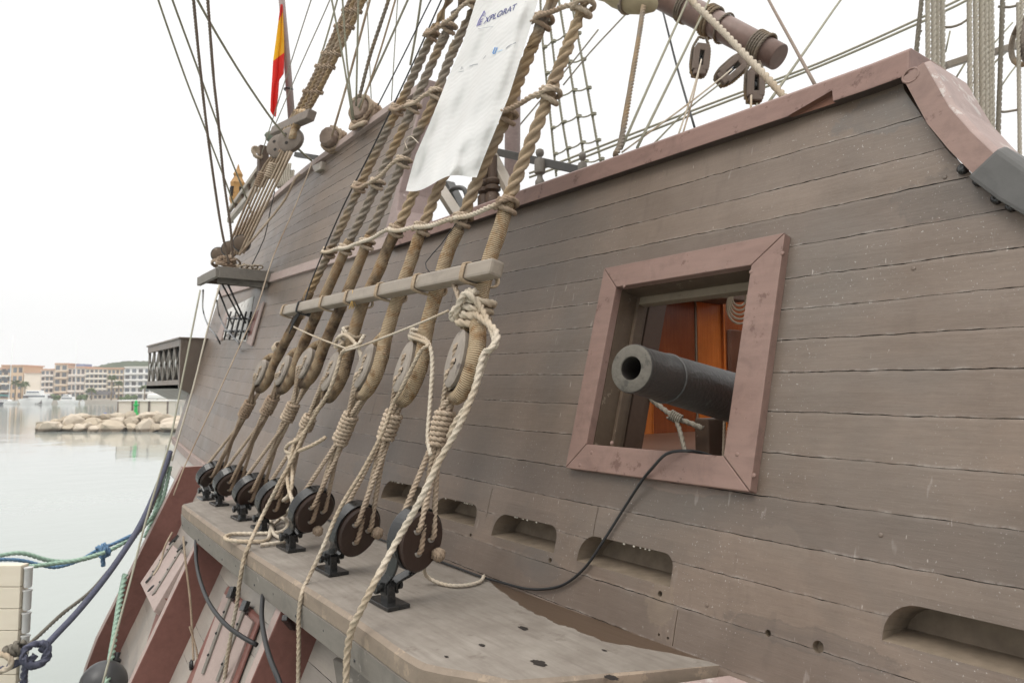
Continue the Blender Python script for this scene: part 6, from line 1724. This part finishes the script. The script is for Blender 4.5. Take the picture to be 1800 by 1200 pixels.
# ---- far quay, buildings, boats
DQ, DBD = 262.0, 285.0
top('quay', fbox(-900, 330, -1, 1.25, DQ, 60), plain('quay_stone', (.42, .38, .33), .85), None, None, kind='structure')
def zpx(py, D): return at_d(100, py, D).z
glass = plain('window_glass', (.16, .18, .20), .2, .5)
tones = {'orange': (.64, .48, .33), 'cream': (.78, .71, .61), 'tan': (.72, .62, .51), 'pink': (.76, .66, .58), 'white': (.82, .81, .79), 'ochre': (.70, .58, .44)}
def building(x0, x1, ytop, ybot, tone, floors, cols, lab, balc=True, roof='terracotta', D=DBD, blind=0):
    z1, z0 = zpx(ytop, D), 1.2
    m_ = plain('render_' + tone, tones[tone], .85, .1, .08)
    t = thing('building', lab, 'building', at_g((x0 + x1) / 2, D, z0), 'quayside buildings')
    fbox(x0, x1, z0, z1, D, 12).build('wall', m_, t)
    rmt = plain('roof_' + roof, (.58, .36, .25) if roof == 'terracotta' else (.72, .70, .66), .8)
    fbox(x0 - .4, x1 + .4, z1, z1 + .5, D - .5, 13).build('roof', rmt, t)
    fh = (z1 - z0) / floors; wpx = (x1 - x0) / cols
    for f in range(floors):
        for c in range(blind, cols):
            a, b = x0 + wpx * (c + .2), x0 + wpx * (c + .8)
            zz0 = z0 + fh * f + fh * .22; zz1 = z0 + fh * f + fh * .80
            fbox(a, b, zz0, zz1, D - .12, .4).build('window', glass if (f + c) % 3 else dk, t)
        if balc and f > 0:
            fbox(x0 + .5 + wpx * blind, x1 - .5, z0 + fh * f - .12, z0 + fh * f + .12, D - 1.4, 1.5).build('balcony', wht if tone != 'tan' else plain('balcony_tan', (.66, .5, .36), .8), t)
            fbox(x0 + .5 + wpx * blind, x1 - .5, z0 + fh * f + .12, z0 + fh * f + .55, D - 1.4, .12).build('parapet', m_, t)
building(-60, 14, 648, 700, 'cream', 4, 7, 'cream block at the picture\'s left edge on the quay', True)
building(0, 39, 643, 700, 'orange', 4, 4, 'orange and glass building near the picture\'s left edge', False)
building(41, 70, 655, 700, 'cream', 4, 3, 'plain cream gable end building behind the white catamaran', False, blind=3)
building(70.5, 93, 650, 700, 'pink', 5, 3, 'narrow building with dark loggias left of the tan balconied one', True)
building(94, 117, 640, 700, 'tan', 5, 2, 'tan balconied building rising tallest on the quay', True)
building(117.5, 148, 646, 700, 'pink', 4, 4, 'pinkish building topped by a blue roof box', True)
building(148.5, 187, 648, 700, 'cream', 6, 5, 'broad cream hotel front with six rows of balconies', True)
building(187.5, 216, 648, 700, 'ochre', 5, 4, 'ochre building left of the white apartment block', True)
building(217, 275, 646, 700, 'white', 5, 5, 'white apartment block with long balconies, rightmost on the quay', True, 'flat')
building(275.5, 330, 655, 700, 'cream', 4, 5, 'cream building behind the stern gallery', True)
top('roof_box', fbox(132, 147, zpx(646, DBD) + .4, zpx(639, DBD), DBD + 2, 5), plain('blue_roof', (.22, .27, .42), .6), 'blue box on the pinkish building\'s roof', 'roof box')
top('restaurant_awning', fbox(153, 190, 3.2, 4.6, DQ + 6, 5), plain('dark_awning', (.20, .19, .2), .7), 'dark restaurant awning along the quay under the hotel', 'awning')
# wooded hill
hm, N, b = setup('hill_foliage', .9, .1); f = N.noise(N.pos(), .12, 6, .7); N.l(N.mix(f, (.10, .13, .075), (.17, .19, .12)), b.inputs['Base Color'])
mb = MB(); n = 60; P = []; rh = random.Random(3)
for i in range(n + 1):
    px = 150 + 230 * i / n; hgt = zpx(649 - 14 * math.sin(PI * min(1, i / n * 1.25 + .02)) - rh.uniform(0, 2.2), 420)
    g = at_g(px, 420, 0); P += [Vector((g.x, g.y, 0)), Vector((g.x, g.y, hgt)), Vector((g.x, g.y, hgt * .6)) + V(_fh) * 60]
mb.add(P, [(3 * i + k, 3 * i + 3 + k, 3 * i + 4 + k, 3 * i + 1 + k) for i in range(n) for k in (0, 1)])
top('hill', mb, hm, None, None, kind='structure')
# palms
trk = plain('palm_trunk', (.26, .20, .14), .9); fr = plain('palm_fronds', (.13, .17, .06), .7, .2, .4)
def palm(px, D, h, lab):
    g = at_g(px, D, 1.2); t = thing('palm_tree', lab, 'palm tree', g, 'palms along the quay')
    MB().tube([g, g + Vector((.1, 0, h * .5)), g + Vector((0, 0, h))], [.28, .2, .22], 8).build('trunk', trk, t, True)
    mb = MB(); c = g + Vector((0, 0, h))
    for k in range(26):
        az = rs.uniform(0, 2 * PI); el = rs.uniform(-.3, 1.1); L = rs.uniform(1.7, 2.6)
        d = Vector((math.cos(az) * math.cos(el), math.sin(az) * math.cos(el), math.sin(el))); s = d.cross(Vector((0, 0, 1))).normalized()
        p1 = c + d * L * .5; p2 = c + d * L + Vector((0, 0, -L * .35))
        mb.add([c, p1 + s * .28, p2, p1 - s * .28], [(0, 1, 2), (0, 2, 3)])
    mb.build('crown', fr, t)
for px, h, lab in [(26, 6.5, 'palm between the orange building and the sailing boat'), (36, 5.6, 'short palm just left of the cream gable'), (43, 6.0, 'palm in front of the cream gable\'s left edge'), (196, 8.2, 'tall palm before the ochre building'), (208, 6.0, 'palm close left of the white apartment block'), (254, 4.6, 'low palm before the white apartment block'), (277, 4.4, 'low palm beneath the stern gallery'), (161, 3.4, 'small palm before the hotel front')]:
    palm(px, DQ + 3, h, lab)
# boats
wh = plain('gelcoat_white', (.80, .80, .79), .3, .4, .04); navyh = plain('hull_navy', (.06, .07, .09), .4)
def boat(x0, x1, D, hz, lab, name, hull_m, decks, cat):
    a, b = at_g(x0, D, 0), at_g(x1, D, 0); ax = (b - a); Lb = ax.length; ax.normalize(); side_ = Vector((-ax.y, ax.x, 0)); c = (a + b) / 2
    t = thing(name, lab, cat, c, 'boats along the quay')
    bw = Lb * .16; P = []
    for z, s, ov in ((-.2, .80, .86), (hz * .5, .95, .96), (hz, 1.0, 1.0)):
        for (u, v) in ((-.5, -.9), (-.3, -1), (.15, -1), (.36, -.7), (.5, 0), (.36, .7), (.15, 1), (-.3, 1), (-.5, .9)):
            P.append(c + ax * u * Lb * ov + side_ * v * bw * s + Vector((0, 0, z)))
    mb = MB().add(P, [(9 * j + k, 9 * j + (k + 1) % 9, 9 * j + 9 + (k + 1) % 9, 9 * j + 9 + k) for j in range(2) for k in range(9)] + [tuple(range(9)), tuple(18 + k for k in range(9))])
    mb.build('hull', hull_m, t)
    for (u0, u1, z0, z1) in decks:
        cc = c + ax * (u0 + u1) / 2 * Lb
        rot = Matrix((ax, side_, Vector((0, 0, 1)))).transposed()
        MB().box((cc.x, cc.y, hz + (z0 + z1) / 2), ((u1 - u0) * Lb, bw * 1.5, z1 - z0), rot, 0, .9).build('cabin', wh, t, bevel=.15)
        MB().box((cc.x, cc.y, hz + z0 + (z1 - z0) * .55), ((u1 - u0) * Lb * .86, bw * 1.54, (z1 - z0) * .34), rot).build('cabin_window', glass, t)
    return t, c
DBt = 246.0
t, c = boat(38, 94, DBt, 1.9, 'large white catamaran moored before the narrow buildings', 'catamaran', wh, [(-.38, .36, 0, 1.6), (-.30, .15, 1.6, 2.9)], 'boat')
MB().box((c.x + .3, c.y - 1.9, .9), (2.3, .4, 1.5), facing).build('stern_opening', dk, t)
MB().box((c.x - 3.4, c.y - .5, 2.6), (1.6, .4, .9), facing).build('stern_opening', dk, t)
MB().box((c.x + 3.4, c.y - 2.6, 2.6), (1.6, .4, .9), facing).build('stern_opening', dk, t)
boat(104, 140, DBt + 6, 1.3, 'white motor yacht right of the catamaran', 'motor_yacht', wh, [(-.35, .25, 0, 1.3), (-.25, .05, 1.3, 2.1)], 'boat')
t, c = boat(-14, 33, DBt, 1.1, 'white sailing boat with bare mast at the picture\'s left edge', 'sailing_boat', wh, [(-.25, .2, 0, .6)], 'boat')
mp_ = at_g(16, DBt, 1.0)
mp_ = at_g(16, DBt, 1.0); mtop = at_d(23, 590, DBt)
MB().tube([mp_, mtop], [.16, .10], 8).build('mast', wh, t, True)
MB().tube([mp_ + Vector((0, 0, 2.0)), mp_ + Vector((-3.5, 2.0, 2.2))], .2, 8).build('boom', plain('sail_cover_teal', (.08, .28, .27), .7), t, True)
boat(-40, 8, DBt - 8, .9, 'low dark hulled boat cut by the picture\'s left edge', 'motor_boat', navyh, [(-.2, .2, 0, .5)], 'boat')
t, c = boat(142, 150, DBt + 8, 1.0, 'small white boat with tall thin mast before the pinkish building', 'sailing_boat', wh, [(-.2, .2, 0, .5)], 'boat')
MB().tube([at_g(132, DBt + 10, 1), at_d(134, 600, DBt + 10)], [.14, .08], 6).build('mast', wh, t, True)
# hedges along the quay
hedge = plain('hedge_green', (.10, .14, .06), .9, .1, .4, 1.2)
for x0, x1, lab in [(88, 104, 'green shrubs between the catamaran and the motor yacht'), (136, 152, 'green shrubs right of the motor yacht'), (208, 240, 'green shrubs at the foot of the white apartment block')]:
    mb = MB()
    for k in range(24):
        g = at_g(rs.uniform(x0, x1), DQ + rs.uniform(1, 3), 1.2); mb.ball(g + Vector((0, 0, rs.uniform(.2, 1.5))), rs.uniform(.5, .9), 7, 5, jit=.3)
    o = top('shrubs', mb, hedge, lab, 'shrubs', None, kind='stuff')
for x in (10, 60, 79, 112, 150, 171, 188):
    pass
# ------------------------------------------------------------------ harbour water
m, N, b = setup('harbour_water', .06, .5)
v = N.pos((1, 1, 1))
n1 = N.noise(N.pos((.5, .5, 1)), .9, 4, .55); n2 = N.noise(N.pos((.12, .12, 1)), .7, 3)
b.inputs['IOR'].default_value = 1.33
N.l(N.mix(n2, (.27, .30, .28), (.33, .36, .34)), b.inputs['Base Color'])
b.inputs['Specular IOR Level'].default_value = 1.0
N.l(N.bump(N.math('ADD', n1, N.math('MULTIPLY', n2, 2.5)), .16, .14), b.inputs['Normal'])
top('water', MB().add([(-2500, -1500, 0), (2500, -1500, 0), (2500, 3500, 0), (-2500, 3500, 0)], [(0, 1, 2, 3)]), m, None, None, kind='structure')
# ------------------------------------------------------------------ damp harbour air
hz = bpy.data.materials.new('harbour_air'); hz.use_nodes = True; t = hz.node_tree; t.nodes.clear()
o_ = t.nodes.new('ShaderNodeOutputMaterial'); pv = t.nodes.new('ShaderNodeVolumePrincipled')
pv.inputs['Color'].default_value = (.97, .98, 1, 1); pv.inputs['Density'].default_value = .0006; pv.inputs['Anisotropy'].default_value = .2
t.links.new(pv.outputs[0], o_.inputs['Volume'])
top('haze', MB().box((150, 200, 24), (900, 700, 52)), hz, None, None, kind='stuff')
